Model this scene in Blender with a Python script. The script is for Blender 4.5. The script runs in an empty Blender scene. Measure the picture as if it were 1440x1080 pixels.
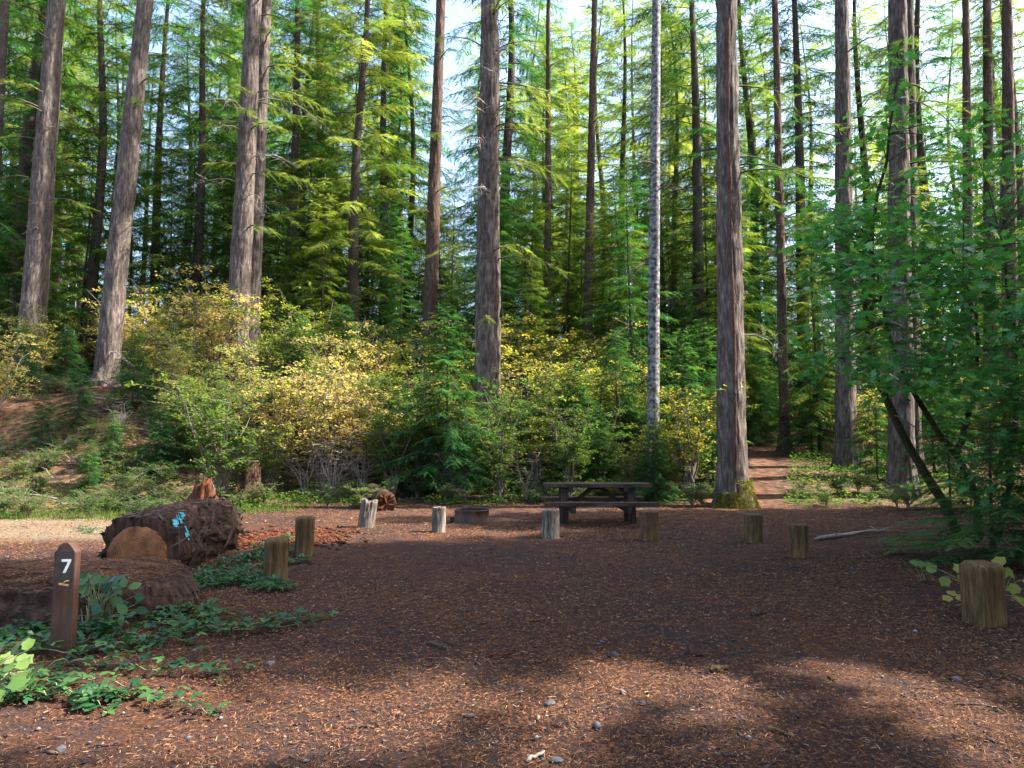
import bpy, math, random
import numpy as np
from mathutils import Vector, Matrix

# ------------------------------------------------------------------ camera, sky, sun, exposure
scene = bpy.context.scene
COL = scene.collection
EYE, FPX, CX, CY = 1.55, 998.0, 720.0, 540.0
PITCH = math.atan(85.0 / FPX)
cam_d = bpy.data.cameras.new('camera')
cam_d.sensor_width = 36.0
cam_d.lens = FPX / 1440.0 * 36.0
cam_d.clip_end = 1000.0
cam = bpy.data.objects.new('camera', cam_d)
cam.location = (0, 0, EYE)
cam.rotation_euler = (math.pi / 2 + PITCH, 0, 0)
COL.objects.link(cam)
scene.camera = cam

SUN_EL = math.radians(47.0)
SUN_AZ = math.atan2(1.0, 0.03)          # clockwise from +Y
world = bpy.data.worlds.new('World')
scene.world = world
world.use_nodes = True
wn = world.node_tree
bg = wn.nodes['Background']
sky = wn.nodes.new('ShaderNodeTexSky')
sky.sky_type = 'NISHITA'
sky.sun_disc = False
sky.dust_density = 2.5
sky.sun_elevation = SUN_EL
sky.sun_rotation = SUN_AZ
wn.links.new(sky.outputs[0], bg.inputs[0])
bg.inputs[1].default_value = 0.15
sun_d = bpy.data.lights.new('sun', 'SUN')
sun_d.energy = 5.0
sun_d.angle = math.radians(0.53)
sun_d.color = (1.0, 0.93, 0.82)
sun = bpy.data.objects.new('sun', sun_d)
SDIR = Vector((math.sin(SUN_AZ) * math.cos(SUN_EL), math.cos(SUN_AZ) * math.cos(SUN_EL), math.sin(SUN_EL)))
sun.rotation_euler = SDIR.to_track_quat('Z', 'Y').to_euler()
sun.location = (20, -5, 30)
COL.objects.link(sun)
vs = scene.view_settings
vs.view_transform = 'Standard'
vs.look = 'None'
vs.exposure = 2.2
vs.gamma = 1.0
vs.use_curve_mapping = False
cy = scene.cycles
cy.use_denoising = True
cy.max_bounces = 6
cy.diffuse_bounces = 4
cy.glossy_bounces = 2
cy.transmission_bounces = 4
cy.sample_clamp_indirect = 8.0

rng = np.random.default_rng(11)
R = random.Random(5)

# ------------------------------------------------------------------ helpers
def hash3(ix, iy, iz, s):
    n = (ix * 374761393 + iy * 668265263 + iz * 2147483647 + s * 974711) & 0xffffffff
    n = ((n ^ (n >> 13)) * 1274126177) & 0xffffffff
    n = (n ^ (n >> 16)) & 0xffffffff
    return n.astype(np.float64) / 4294967295.0

def vnoise(P, s=0):
    P = np.asarray(P, float)
    I = np.floor(P).astype(np.int64)
    F = P - I
    U = F * F * (3 - 2 * F)
    out = 0
    for dx in (0, 1):
        for dy in (0, 1):
            for dz in (0, 1):
                w = (U[:, 0] if dx else 1 - U[:, 0]) * (U[:, 1] if dy else 1 - U[:, 1]) * (U[:, 2] if dz else 1 - U[:, 2])
                out = out + w * hash3(I[:, 0] + dx, I[:, 1] + dy, I[:, 2] + dz, s)
    return out

def n2(x, y, sc, s=0):
    x = np.atleast_1d(np.asarray(x, float)); y = np.atleast_1d(np.asarray(y, float))
    return vnoise(np.stack([x * sc, y * sc, np.full_like(x * sc, .37)], 1), s)

def sstep(a, b, x):
    t = np.clip((x - a) / (b - a), 0, 1)
    return t * t * (3 - 2 * t)

def h(x, y):
    """height of the terrain"""
    x = np.atleast_1d(np.asarray(x, float)); y = np.atleast_1d(np.asarray(y, float))
    left = sstep(-3, -13, x)
    ye = 18.0 - 2.6 * left
    t = y - ye
    rise_l = 3.5 * sstep(0, 9.5, t) + 0.07 * np.maximum(0, t - 8)
    rise_r = 0.125 * np.maximum(0, t) * sstep(0, 4, t)
    rise_r = np.where(t > 40, 0.125 * 40 + 0.05 * (t - 40), rise_r)
    z = left * rise_l + (1 - left) * rise_r
    z = z + 0.05 * (n2(x, y, .45, 3) - .5) + 0.03 * (n2(x, y, 1.4, 4) - .5)
    z = z + sstep(1, 6, t) * 0.5 * (n2(x, y, .22, 8) - .5)
    return z

def hz(x, y):
    return float(h(x, y)[0])

def ray(px, py):
    v = Vector(((px - CX) / FPX, 1.0, -(py - CY) / FPX))
    c, s = math.cos(PITCH), math.sin(PITCH)
    return Vector((v.x, v.y * c - v.z * s, v.y * s + v.z * c))

def at(px, py, D):
    r = ray(px, py); k = D / r.y
    return Vector((0, 0, EYE)) + r * k

def gp(px, py):
    r = ray(px, py)
    p = Vector((0, 0, EYE)) + r * (EYE / -r.z)
    p.z = hz(p.x, p.y)
    return p

def gx(px, D):
    """ground point on the sight line of column px at distance D"""
    x = (px - CX) / FPX * D
    return Vector((x, D, hz(x, D)))

# ---- materials
def mat(name):
    m = bpy.data.materials.new(name); m.use_nodes = True
    nt = m.node_tree
    return m, nt, nt.nodes, nt.links, nt.nodes['Principled BSDF']

def ramp(nodes, stops):
    r = nodes.new('ShaderNodeValToRGB')
    e = r.color_ramp.elements
    while len(e) < len(stops): e.new(0.5)
    for i, (p, c) in enumerate(stops):
        e[i].position = p; e[i].color = (*c, 1)
    return r

def noise_node(nodes, links, scale, detail=4, vec=None, rough=.55, coord='Object'):
    n = nodes.new('ShaderNodeTexNoise')
    n.inputs['Scale'].default_value = scale
    n.inputs['Detail'].default_value = detail
    n.inputs['Roughness'].default_value = rough
    if vec is None:
        tc = nodes.new('ShaderNodeTexCoord'); vec = tc.outputs[coord]
    links.new(vec, n.inputs['Vector'])
    return n

def mapped(nodes, links, scale, coord='Object'):
    tc = nodes.new('ShaderNodeTexCoord'); mp = nodes.new('ShaderNodeMapping')
    mp.inputs['Scale'].default_value = scale
    links.new(tc.outputs[coord], mp.inputs['Vector'])
    return mp.outputs[0]

def mixc(nodes, links, fac, a, b, blend='MIX'):
    m = nodes.new('ShaderNodeMix'); m.data_type = 'RGBA'; m.blend_type = blend
    for sock, v in ((0, fac), (6, a), (7, b)):
        if hasattr(v, 'is_output'): links.new(v, m.inputs[sock])
        elif isinstance(v, (int, float)): m.inputs[sock].default_value = v
        else: m.inputs[sock].default_value = (*v, 1)
    return m.outputs[2]

def bump(nodes, links, height, strength, dist, bsdf):
    b = nodes.new('ShaderNodeBump')
    b.inputs['Strength'].default_value = strength
    b.inputs['Distance'].default_value = dist
    links.new(height, b.inputs['Height']); links.new(b.outputs[0], bsdf.inputs['Normal'])

def leaf_mat(name, stops, trans=.4, rough=.5, spec=.3, obj_var=.25, gloss=True):
    """stops run over the per-leaf tint; the object's own random value shifts it"""
    m, nt, N, L, b = mat(name)
    a = N.new('ShaderNodeAttribute'); a.attribute_name = 'tint'
    oi = N.new('ShaderNodeObjectInfo')
    ma = N.new('ShaderNodeMath'); ma.operation = 'MULTIPLY_ADD'
    L.new(oi.outputs['Random'], ma.inputs[0]); ma.inputs[1].default_value = obj_var; ma.inputs[2].default_value = -obj_var / 2
    ad = N.new('ShaderNodeMath'); ad.operation = 'ADD'
    L.new(a.outputs['Fac'], ad.inputs[0]); L.new(ma.outputs[0], ad.inputs[1])
    r = ramp(N, stops); L.new(ad.outputs[0], r.inputs[0])
    L.new(r.outputs[0], b.inputs['Base Color'])
    b.inputs['Roughness'].default_value = rough
    b.inputs['Specular IOR Level'].default_value = spec
    if not gloss:
        N.remove(b); b = N.new('ShaderNodeBsdfDiffuse'); L.new(r.outputs[0], b.inputs['Color'])
    tr = N.new('ShaderNodeBsdfTranslucent')
    br = mixc(N, L, 1.0, r.outputs[0], (1.85, 1.9, .9), 'MULTIPLY')
    L.new(br, tr.inputs['Color'])
    mx = N.new('ShaderNodeMixShader'); mx.inputs[0].default_value = trans
    out = N['Material Output']
    L.new(b.outputs[0], mx.inputs[1]); L.new(tr.outputs[0], mx.inputs[2]); L.new(mx.outputs[0], out.inputs[0])
    return m

def bark_mat(name, c1, c2, c3, bscale=1.0, strength=.8):
    m, nt, N, L, b = mat(name)
    v = mapped(N, L, (1, 1, .22))
    big = noise_node(N, L, 2.2, 3, v)
    fine = noise_node(N, L, 26 * bscale, 5, v, .65)
    patch = noise_node(N, L, 1.1, 3)
    r = ramp(N, [(.3, c1), (.52, c2), (.75, c3)]); L.new(fine.outputs[0], r.inputs[0])
    r2 = ramp(N, [(.35, (.6, .55, .52)), (.65, (1.15, 1.1, 1.05))]); L.new(patch.outputs[0], r2.inputs[0])
    col = mixc(N, L, .75, r.outputs[0], r2.outputs[0], 'MULTIPLY')
    L.new(col, b.inputs['Base Color'])
    b.inputs['Roughness'].default_value = .9
    b.inputs['Specular IOR Level'].default_value = .15
    bump(N, L, fine.outputs[0], strength, .03, b)
    return m

M = {}
M['fir'] = leaf_mat('fir_needles', [(0, (.018, .045, .012)), (.3, (.045, .090, .018)), (.6, (.105, .152, .03)), (1, (.21, .24, .06))], .5, obj_var=.5, gloss=False)
M['hemlock'] = leaf_mat('hemlock_needles', [(0, (.016, .055, .02)), (.4, (.03, .10, .032)), (.75, (.06, .14, .038)), (1, (.13, .19, .05))], .45, obj_var=.45, gloss=False)
M['bough'] = leaf_mat('fresh_hemlock_needles', [(0, (.03, .09, .03)), (.4, (.05, .14, .042)), (1, (.12, .22, .055))], .4, obj_var=.2, gloss=False)
M['maple'] = leaf_mat('maple_leaf_green', [(0, (.045, .15, .04)), (.5, (.075, .24, .06)), (.85, (.13, .31, .07)), (1, (.24, .33, .06))], .4, .36, .6)
M['autumn'] = leaf_mat('autumn_leaf', [(0, (.13, .18, .045)), (.4, (.26, .26, .075)), (.7, (.42, .33, .15)), (.88, (.47, .29, .16)), (1, (.56, .45, .34))], .45, .55, .2, .3, False)
M['shrub'] = leaf_mat('shrub_leaf', [(0, (.03, .085, .02)), (.4, (.07, .135, .025)), (.75, (.18, .20, .035)), (1, (.33, .27, .06))], .45, .5, .3, .4, False)
M['vine'] = leaf_mat('vine_leaf', [(0, (.012, .045, .017)), (.5, (.022, .08, .026)), (1, (.065, .14, .03))], .3, .45, .4, .5)
M['yellow_leaf'] = leaf_mat('thimbleberry_leaf', [(0, (.05, .11, .025)), (.5, (.14, .17, .03)), (1, (.26, .2, .035))], .35, .55, .25, .6)
M['bright_leaf'] = leaf_mat('young_leaf', [(0, (.07, .15, .035)), (1, (.16, .24, .06))], .4, .5, .3, .4)
M['moss'] = leaf_mat('moss', [(0, (.06, .07, .012)), (1, (.22, .2, .03))], .25, .8, .1)
M['bark'] = bark_mat('fir_bark', (.032, .025, .022), (.105, .085, .075), (.25, .215, .195), .5, 1.0)
M['bark_big'] = bark_mat('old_fir_bark', (.03, .022, .019), (.10, .08, .07), (.25, .21, .19), .36, 1.0)
M['bark_red'] = bark_mat('cedar_bark', (.035, .022, .017), (.085, .055, .042), (.15, .11, .088), .6)
M['bark_dark'] = bark_mat('dark_bark', (.03, .024, .02), (.075, .06, .05), (.14, .12, .10), 1.6)
M['bark_moss'] = bark_mat('mossy_bark', (.022, .02, .014), (.045, .045, .02), (.09, .10, .03), 1.6)
M['dead'] = bark_mat('bleached_twig', (.16, .14, .125), (.28, .25, .22), (.42, .39, .36), 2.0, .3)
M['shrub_stem'] = bark_mat('shrub_stem_bark', (.09, .075, .06), (.17, .145, .12), (.28, .25, .21), 2.0, .3)
M['twig'] = bark_mat('twig_bark', (.05, .038, .03), (.10, .08, .062), (.17, .14, .115), 2.0, .3)

def alder_mat():
    m, nt, N, L, b = mat('alder_bark')
    v = mapped(N, L, (1, 1, 1.1))
    n = noise_node(N, L, 7.5, 5, v, .7)
    r = ramp(N, [(.42, (.02, .018, .018)), (.5, (.10, .097, .097)), (.58, (.2, .195, .19)), (.78, (.38, .37, .36))])
    L.new(n.outputs[0], r.inputs[0]); L.new(r.outputs[0], b.inputs['Base Color'])
    b.inputs['Roughness'].default_value = .8
    bump(N, L, n.outputs[0], .4, .02, b)
    return m
M['alder'] = alder_mat()

def wood_mat(name, c1, c2, c3, axis=2, scale=1.0, rough=.8, spec=.2, bs=.5):
    m, nt, N, L, b = mat(name)
    s = [9 * scale] * 3; s[axis] = .9 * scale
    v = mapped(N, L, s)
    n = noise_node(N, L, 3.0, 5, v, .65)
    p = noise_node(N, L, 3.5, 3)
    r = ramp(N, [(.3, c1), (.52, c2), (.72, c3)]); L.new(n.outputs[0], r.inputs[0])
    r2 = ramp(N, [(.35, (.55, .5, .45)), (.6, (1.1, 1.1, 1.1))]); L.new(p.outputs[0], r2.inputs[0])
    L.new(mixc(N, L, .7, r.outputs[0], r2.outputs[0], 'MULTIPLY'), b.inputs['Base Color'])
    b.inputs['Roughness'].default_value = rough
    b.inputs['Specular IOR Level'].default_value = spec
    bump(N, L, n.outputs[0], bs, .01, b)
    return m
M['post_wood'] = wood_mat('treated_post_wood', (.035, .02, .008), (.10, .062, .026), (.17, .11, .05))
M['post_wood_big'] = wood_mat('checked_post_wood', (.03, .016, .006), (.10, .058, .022), (.17, .105, .045), 2, 1.6, .75, .25, .7)
M['grey_wood'] = wood_mat('weathered_grey_wood', (.025, .02, .016), (.125, .105, .086), (.36, .32, .275))
M['table_wood'] = wood_mat('stained_table_wood', (.018, .012, .009), (.05, .033, .025), (.095, .068, .052), 0)
M['table_leg'] = wood_mat('stained_leg_wood', (.015, .010, .008), (.038, .026, .02), (.07, .05, .04), 2)
M['cut_wood'] = wood_mat('sawn_log_face', (.10, .035, .012), (.24, .095, .03), (.38, .17, .06), 0, .8)
M['rot'] = wood_mat('rotten_red_wood', (.018, .009, .007), (.075, .026, .014), (.2, .068, .03), 2, 1.2, .95, .1, 1.0)
M['brown_post'] = wood_mat('brown_painted_post', (.05, .023, .017), (.068, .032, .023), (.09, .046, .034), 2, 1, .6, .35, .25)

def ringed():
    m, nt, N, L, b = mat('sawn_end_grain')
    tc = N.new('ShaderNodeTexCoord'); mp = N.new('ShaderNodeMapping'); mp.inputs['Location'].default_value = (4.44, -8.55, -.2); L.new(tc.outputs['Object'], mp.inputs['Vector'])
    wv = N.new('ShaderNodeTexWave'); wv.wave_type = 'RINGS'; wv.rings_direction = 'Y'; wv.inputs['Scale'].default_value = 17; wv.inputs['Distortion'].default_value = 6; wv.inputs['Detail'].default_value = 3; wv.inputs['Detail Scale'].default_value = 1.5
    L.new(mp.outputs[0], wv.inputs['Vector'])
    r = ramp(N, [(.0, (.12, .042, .014)), (.5, (.22, .082, .026)), (1, (.30, .12, .04))]); L.new(wv.outputs[0], r.inputs[0])
    n = noise_node(N, L, 6, 5); r2 = ramp(N, [(.3, (.25, .2, .18)), (.5, (.8, .75, .72)), (.65, (1.2, 1.2, 1.2))]); L.new(n.outputs[0], r2.inputs[0])
    L.new(mixc(N, L, .9, r.outputs[0], r2.outputs[0], 'MULTIPLY'), b.inputs['Base Color']); b.inputs['Roughness'].default_value = .85
    bump(N, L, n.outputs[0], .5, .01, b)
    return m
M['end_grain'] = ringed()
def plain(name, c, rough=.6, metal=0.0):
    m, nt, N, L, b = mat(name)
    n = noise_node(N, L, 30, 4)
    L.new(mixc(N, L, n.outputs[0], tuple(v * .8 for v in c), tuple(min(1, v * 1.2) for v in c)), b.inputs['Base Color'])
    b.inputs['Roughness'].default_value = rough
    b.inputs['Metallic'].default_value = metal
    return m
M['sign'] = plain('dark_sign_plate', (.03, .022, .021), .5)
M['white'] = plain('white_paint', (.6, .6, .6), .5)
M['brass'] = plain('brass_clip', (.7, .55, .3), .35, .9)
M['screw'] = plain('dark_screw', (.05, .05, .055), .4, .8)
M['blue_paint'] = plain('turquoise_marking_paint', (.04, .27, .36), .55)
def rusty():
    m, nt, N, L, b = mat('rusted_steel')
    n = noise_node(N, L, 7, 5)
    r = ramp(N, [(.3, (.035, .028, .026)), (.55, (.10, .062, .045)), (.75, (.17, .09, .055))])
    L.new(n.outputs[0], r.inputs[0]); L.new(r.outputs[0], b.inputs['Base Color'])
    b.inputs['Roughness'].default_value = .75; b.inputs['Metallic'].default_value = .25
    return m
M['rust'] = rusty()
M['char'] = plain('charred_black', (.02, .019, .019), .9)
M['ash'] = plain('grey_ash', (.16, .15, .14), .95)
M['stone'] = plain('blue_grey_stone', (.05, .055, .066), .8)
M['stone_pale'] = plain('pale_stone', (.15, .147, .144), .8)
def tinted(name, stops, rough=.85):
    m, nt, N, L, b = mat(name)
    a = N.new('ShaderNodeAttribute'); a.attribute_name = 'tint'
    r = ramp(N, stops); L.new(a.outputs['Fac'], r.inputs[0]); L.new(r.outputs[0], b.inputs['Base Color'])
    b.inputs['Roughness'].default_value = rough
    b.inputs['Specular IOR Level'].default_value = .25
    return m
M['litter'] = tinted('fir_needle_litter', [(0, (.035, .017, .011)), (.45, (.12, .05, .021)), (.8, (.24, .105, .042)), (1, (.40, .24, .13))])
M['pebble'] = tinted('gravel_pebbles', [(0, (.022, .024, .03)), (.6, (.055, .06, .072)), (1, (.16, .16, .165))])
M['debris'] = tinted('bark_chips', [(0, (.02, .013, .011)), (.5, (.065, .035, .025)), (.88, (.14, .09, .06)), (1, (.3, .25, .2))])

def ground_mat():
    m, nt, N, L, b = mat('forest_duff')
    z = N.new('ShaderNodeAttribute'); z.attribute_name = 'zone'
    sep = N.new('ShaderNodeSeparateColor'); L.new(z.outputs['Color'], sep.inputs[0])
    big = noise_node(N, L, .55, 4)
    mid = noise_node(N, L, 5, 5)
    fine = noise_node(N, L, 42, 6, None, .7)
    v1 = mapped(N, L, (26, 80, 26)); s1 = noise_node(N, L, 1.6, 3, v1, .6)
    base = ramp(N, [(.32, (.026, .021, .023)), (.5, (.062, .045, .041)), (.7, (.12, .078, .06))]); L.new(fine.outputs[0], base.inputs[0])
    needles = ramp(N, [(.40, (.055, .028, .02)), (.55, (.18, .08, .038)), (.72, (.36, .175, .075))]); L.new(s1.outputs[0], needles.inputs[0])
    f = ramp(N, [(.40, (.03, .03, .03)), (.60, (.9, .9, .9))])
    mixf = mixc(N, L, .5, big.outputs[0], mid.outputs[0]); L.new(mixf, f.inputs[0])
    c = mixc(N, L, f.outputs[0], base.outputs[0], needles.outputs[0])
    c = mixc(N, L, 1.0, c, (.50, .475, .52), 'MULTIPLY')
    sand = ramp(N, [(.35, (.10, .074, .05)), (.65, (.21, .16, .105))]); L.new(fine.outputs[0], sand.inputs[0])
    c = mixc(N, L, sep.outputs[0], c, sand.outputs[0])
    floor = ramp(N, [(.35, (.03, .022, .014)), (.55, (.10, .062, .036)), (.72, (.21, .135, .08))]); L.new(mid.outputs[0], floor.inputs[0])
    c = mixc(N, L, sep.outputs[1], c, floor.outputs[0])
    red = ramp(N, [(.35, (.035, .018, .012)), (.5, (.095, .045, .026)), (.68, (.2, .105, .062))]); L.new(mid.outputs[0], red.inputs[0])
    c = mixc(N, L, sep.outputs[2], c, red.outputs[0])
    L.new(c, b.inputs['Base Color'])
    b.inputs['Roughness'].default_value = .95
    b.inputs['Specular IOR Level'].default_value = .12
    hh = mixc(N, L, .5, fine.outputs[0], s1.outputs[0])
    bump(N, L, hh, .9, .03, b)
    return m
M['ground'] = ground_mat()

# ---- mesh building
def mesh_np(name, V, F, material, tint=None, smooth=False):
    """V (n,3), F list of arrays (each (m,k)) or one array"""
    me = bpy.data.meshes.new(name)
    V = np.asarray(V, np.float32)
    if isinstance(F, np.ndarray): F = [F]
    F = [np.asarray(f, np.int32) for f in F if len(f)]
    me.vertices.add(len(V)); me.vertices.foreach_set('co', V.ravel())
    nl = sum(f.size for f in F); npol = sum(len(f) for f in F)
    me.loops.add(nl); me.polygons.add(npol)
    me.loops.foreach_set('vertex_index', np.concatenate([f.ravel() for f in F]))
    tot = np.concatenate([np.full(len(f), f.shape[1], np.int32) for f in F])
    st = np.concatenate([[0], np.cumsum(tot)[:-1]]).astype(np.int32)
    me.polygons.foreach_set('loop_start', st); me.polygons.foreach_set('loop_total', tot)
    if tint is not None:
        a = me.attributes.new('tint', 'FLOAT', 'POINT'); a.data.foreach_set('value', np.asarray(tint, np.float32))
    if smooth: me.polygons.foreach_set('use_smooth', np.ones(npol, bool))
    me.materials.append(M[material] if isinstance(material, str) else material)
    me.update(calc_edges=True)
    return me

def link(name, data, parent=None, loc=(0, 0, 0), rot=(0, 0, 0), scale=(1, 1, 1)):
    o = bpy.data.objects.new(name, data); COL.objects.link(o)
    o.location = loc; o.rotation_euler = rot; o.scale = scale
    if parent: o.parent = parent
    return o

def tag(o, label, cat, group=None):
    o['label'] = label; o['category'] = cat
    if group: o['group'] = group
    return o

def thing(name, label, cat, loc=(0, 0, 0), rotz=0.0, group=None, scale=1.0):
    o = link(name, None, None, loc, (0, 0, rotz), (scale,) * 3)
    o.empty_display_size = .2
    return tag(o, label, cat, group)

class Tris:
    """collects separate triangles with a tint"""
    def __init__(s): s.v = []; s.t = []
    def add(s, v, t): s.v.append(np.asarray(v, np.float32).reshape(-1, 3)); s.t.append(np.asarray(t, np.float32).ravel())
    def mesh(s, name, material):
        V = np.concatenate(s.v); T = np.concatenate(s.t)
        return mesh_np(name, V, np.arange(len(V)).reshape(-1, 3), material, T)

class Tubes:
    """collects tapered tubes along polylines"""
    def __init__(s, k=5): s.v = []; s.f = []; s.n = 0; s.k = k
    def add(s, pts, rad, k=None):
        k = k or s.k
        pts = np.asarray(pts, float); m = len(pts)
        rad = np.broadcast_to(np.asarray(rad, float), (m,))
        d = np.gradient(pts, axis=0); d /= np.linalg.norm(d, axis=1)[:, None] + 1e-9
        ref = np.where(np.abs(d[:, 2:3]) > .9, np.array([[1., 0, 0]]), np.array([[0, 0, 1.]]))
        u = np.cross(d, ref); u /= np.linalg.norm(u, axis=1)[:, None] + 1e-9
        w = np.cross(d, u)
        a = np.arange(k) * 2 * math.pi / k
        V = pts[:, None] + rad[:, None, None] * (np.cos(a)[None, :, None] * u[:, None] + np.sin(a)[None, :, None] * w[:, None])
        i = np.arange(m - 1)[:, None] * k + np.arange(k)[None]
        j = np.arange(m - 1)[:, None] * k + (np.arange(k)[None] + 1) % k
        F = np.stack([i, j, j + k, i + k], -1).reshape(-1, 4) + s.n
        s.v.append(V.reshape(-1, 3)); s.f.append(F); s.n += m * k
    def mesh(s, name, material):
        return mesh_np(name, np.concatenate(s.v), np.concatenate(s.f), material, None, True)

def unit(v):
    v = np.asarray(v, float); return v / (np.linalg.norm(v) + 1e-9)

def blades(T, o, d, up, L, n, w, lenf, tint, rg, spread=.72):
    """a flat needle spray: narrow blades on both sides of a twig"""
    d = unit(d); side = unit(np.cross(up, d)); upv = np.cross(d, side)
    t = np.repeat((np.arange(n) + .4) / n, 2) + rg.uniform(-.02, .02, 2 * n)
    s = np.tile([1., -1.], n)
    base = o + d * (t * L)[:, None] - np.array([0, 0, 1.]) * (t * t * L * .22)[:, None]
    ln = L * lenf * (1.05 - .8 * t) * rg.uniform(.7, 1.2, 2 * n)
    dr = d * (1 - spread * .5) + side * (s * spread)[:, None] + upv * rg.uniform(-.25, .12, 2 * n)[:, None]
    dr /= np.linalg.norm(dr, axis=1)[:, None]
    tip = base + dr * ln[:, None]
    A = base - d * w * .5; B = base + d * w * .5 + upv * rg.uniform(-w * .3, w * .3, 2 * n)[:, None]
    V = np.stack([A, B, tip], 1)
    e = o + d * L * 1.12 - np.array([0, 0, 1.]) * L * .26
    q = o + d * L * .55 - np.array([0, 0, 1.]) * L * .07
    V = np.concatenate([V, np.stack([q - side * w * .6, q + side * w * .6, e])[None]])
    tt = np.clip(tint + rg.uniform(-.1, .1, len(V)), 0, 1)
    T.add(V, np.repeat(tt, 3))

def conifer(name, H, z0, Rmax, nb, seed, sp=.5, spacing=.2, w=.022, nbl=9, low_dead=10, matf='fir', lean_out=.1, droop=.35, prof=.7, tint0=.25, trunk_r=None, bark='bark_dark', sides=10, lower=.7, ragged=0):
    """shared meshes of one conifer: trunk, limbs, crown"""
    rg = np.random.default_rng(seed)
    T = Tris(); W = Tubes(4)
    tr = trunk_r or H * .011
    for b in range(nb):
        f = (b + rg.uniform(0, 1)) / nb
        z = z0 + (H - z0) * (f ** .92)
        top = (z - z0) / (H - z0)
        ln = Rmax * ((1 - top) ** prof) * (rg.uniform(.55, 1.12) if ragged == 0 else rg.choice([.35, .7, .95, 1.2]) * rg.uniform(.8, 1.2)) * (lower + (1 - lower) * min(1, top * 6)) + .12 * Rmax * (1 - top) + .06 * Rmax
        az = b * 2.4 + rg.uniform(-.5, .5)
        rise = -.12 + .75 * top ** 2 + rg.uniform(-.12, .12) + lean_out
        hd = np.array([math.cos(az), math.sin(az), 0])
        m = 7
        s = np.linspace(0, 1, m)
        zz = z + ln * (rise * s - droop * s ** 1.8 + .10 * droop * s ** 4)
        bend = rg.uniform(-.25, .25)
        sd = np.array([-hd[1], hd[0], 0])
        pts = hd[None] * (s * ln)[:, None] + sd[None] * (bend * ln * s ** 2)[:, None]
        pts[:, 2] = zz
        W.add(pts, np.linspace(max(.006, tr * .12 * (1 - top * .7)), .004, m))
        ns = max(3, int(ln / spacing * 1.6))
        tint = np.clip(tint0 + .35 * rg.uniform(-.6, 1) + .15 * top, 0, 1)
        for k in range(ns):
            u = .18 + .82 * (k + rg.uniform(0, .8)) / ns
            u = min(u, .99)
            i = min(int(u * (m - 1)), m - 2); fr = u * (m - 1) - i
            p = pts[i] * (1 - fr) + pts[i + 1] * fr
            dirb = unit(pts[i + 1] - pts[i])
            sgn = 1 if k % 2 else -1
            L = sp * (1.15 - .6 * u) * rg.uniform(.7, 1.25) * (.5 + .5 * min(1, ln / (1.2 * sp)))
            dd = dirb * rg.uniform(.45, .9) + unit(np.cross([0, 0, 1], dirb)) * sgn * rg.uniform(.5, 1) + np.array([0, 0, rg.uniform(-.45, .08)])
            if k == ns - 1: dd = dirb
            blades(T, p, dd, np.array([rg.uniform(-.3, .3), rg.uniform(-.3, .3), 1.]), L, nbl, w, .5, np.clip(tint + .25 * (u - .5), 0, 1), rg)
    for b in range(low_dead):
        z = rg.uniform(.06 * H, max(z0, .1 * H)); az = rg.uniform(0, 6.28); ln = rg.uniform(.3, .8) * Rmax * .7
        hd = np.array([math.cos(az), math.sin(az), 0]); s = np.linspace(0, 1, 5)
        pts = hd[None] * (s * ln)[:, None]; pts[:, 2] = z + ln * (.05 * s - .3 * s ** 2); pts += rg.normal(0, .02, pts.shape)
        W.add(pts, np.linspace(.014, .004, 5))
        for q in range(4):
            u = rg.uniform(.3, .95); p = pts[int(u * 4)]
            e = p + (hd * rg.uniform(.2, .6) + np.array([-hd[1], hd[0], 0]) * rg.choice([-1, 1]) * rg.uniform(.3, .7) + np.array([0, 0, rg.uniform(-.5, .1)])) * ln * .35
            W.add(np.stack([p, (p + e) / 2 + rg.normal(0, .02, 3), e]), [.006, .005, .003], 3)
    TK = Tubes(sides)
    zz = np.linspace(-.4, H, 26)
    wob = np.stack([np.sin(zz * .31 + seed) * .012 * H * (zz / H), np.cos(zz * .23 + seed) * .012 * H * (zz / H), zz], 1)
    TK.add(wob, tr * (1 - .93 * np.clip(zz / H, 0, 1)) * (1 + .5 * np.exp(-np.clip(zz + .1, 0, 9) / .4)))
    return (TK.mesh(name + '_trunk', bark), W.mesh(name + '_limbs', 'twig'), T.mesh(name + '_crown', matf))

def plant_tree(name, label, kind, loc, rotz, scale, group, cat='tree', parts=('trunk', 'branches', 'crown')):
    t = thing(name, label, cat, loc, rotz, group, scale)
    for nm, me in zip(parts, kind):
        o = link(nm, me, t)
        if nm in ('branches', 'crown', 'leaves', 'stems'): o['kind'] = 'stuff'
    return t

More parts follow.
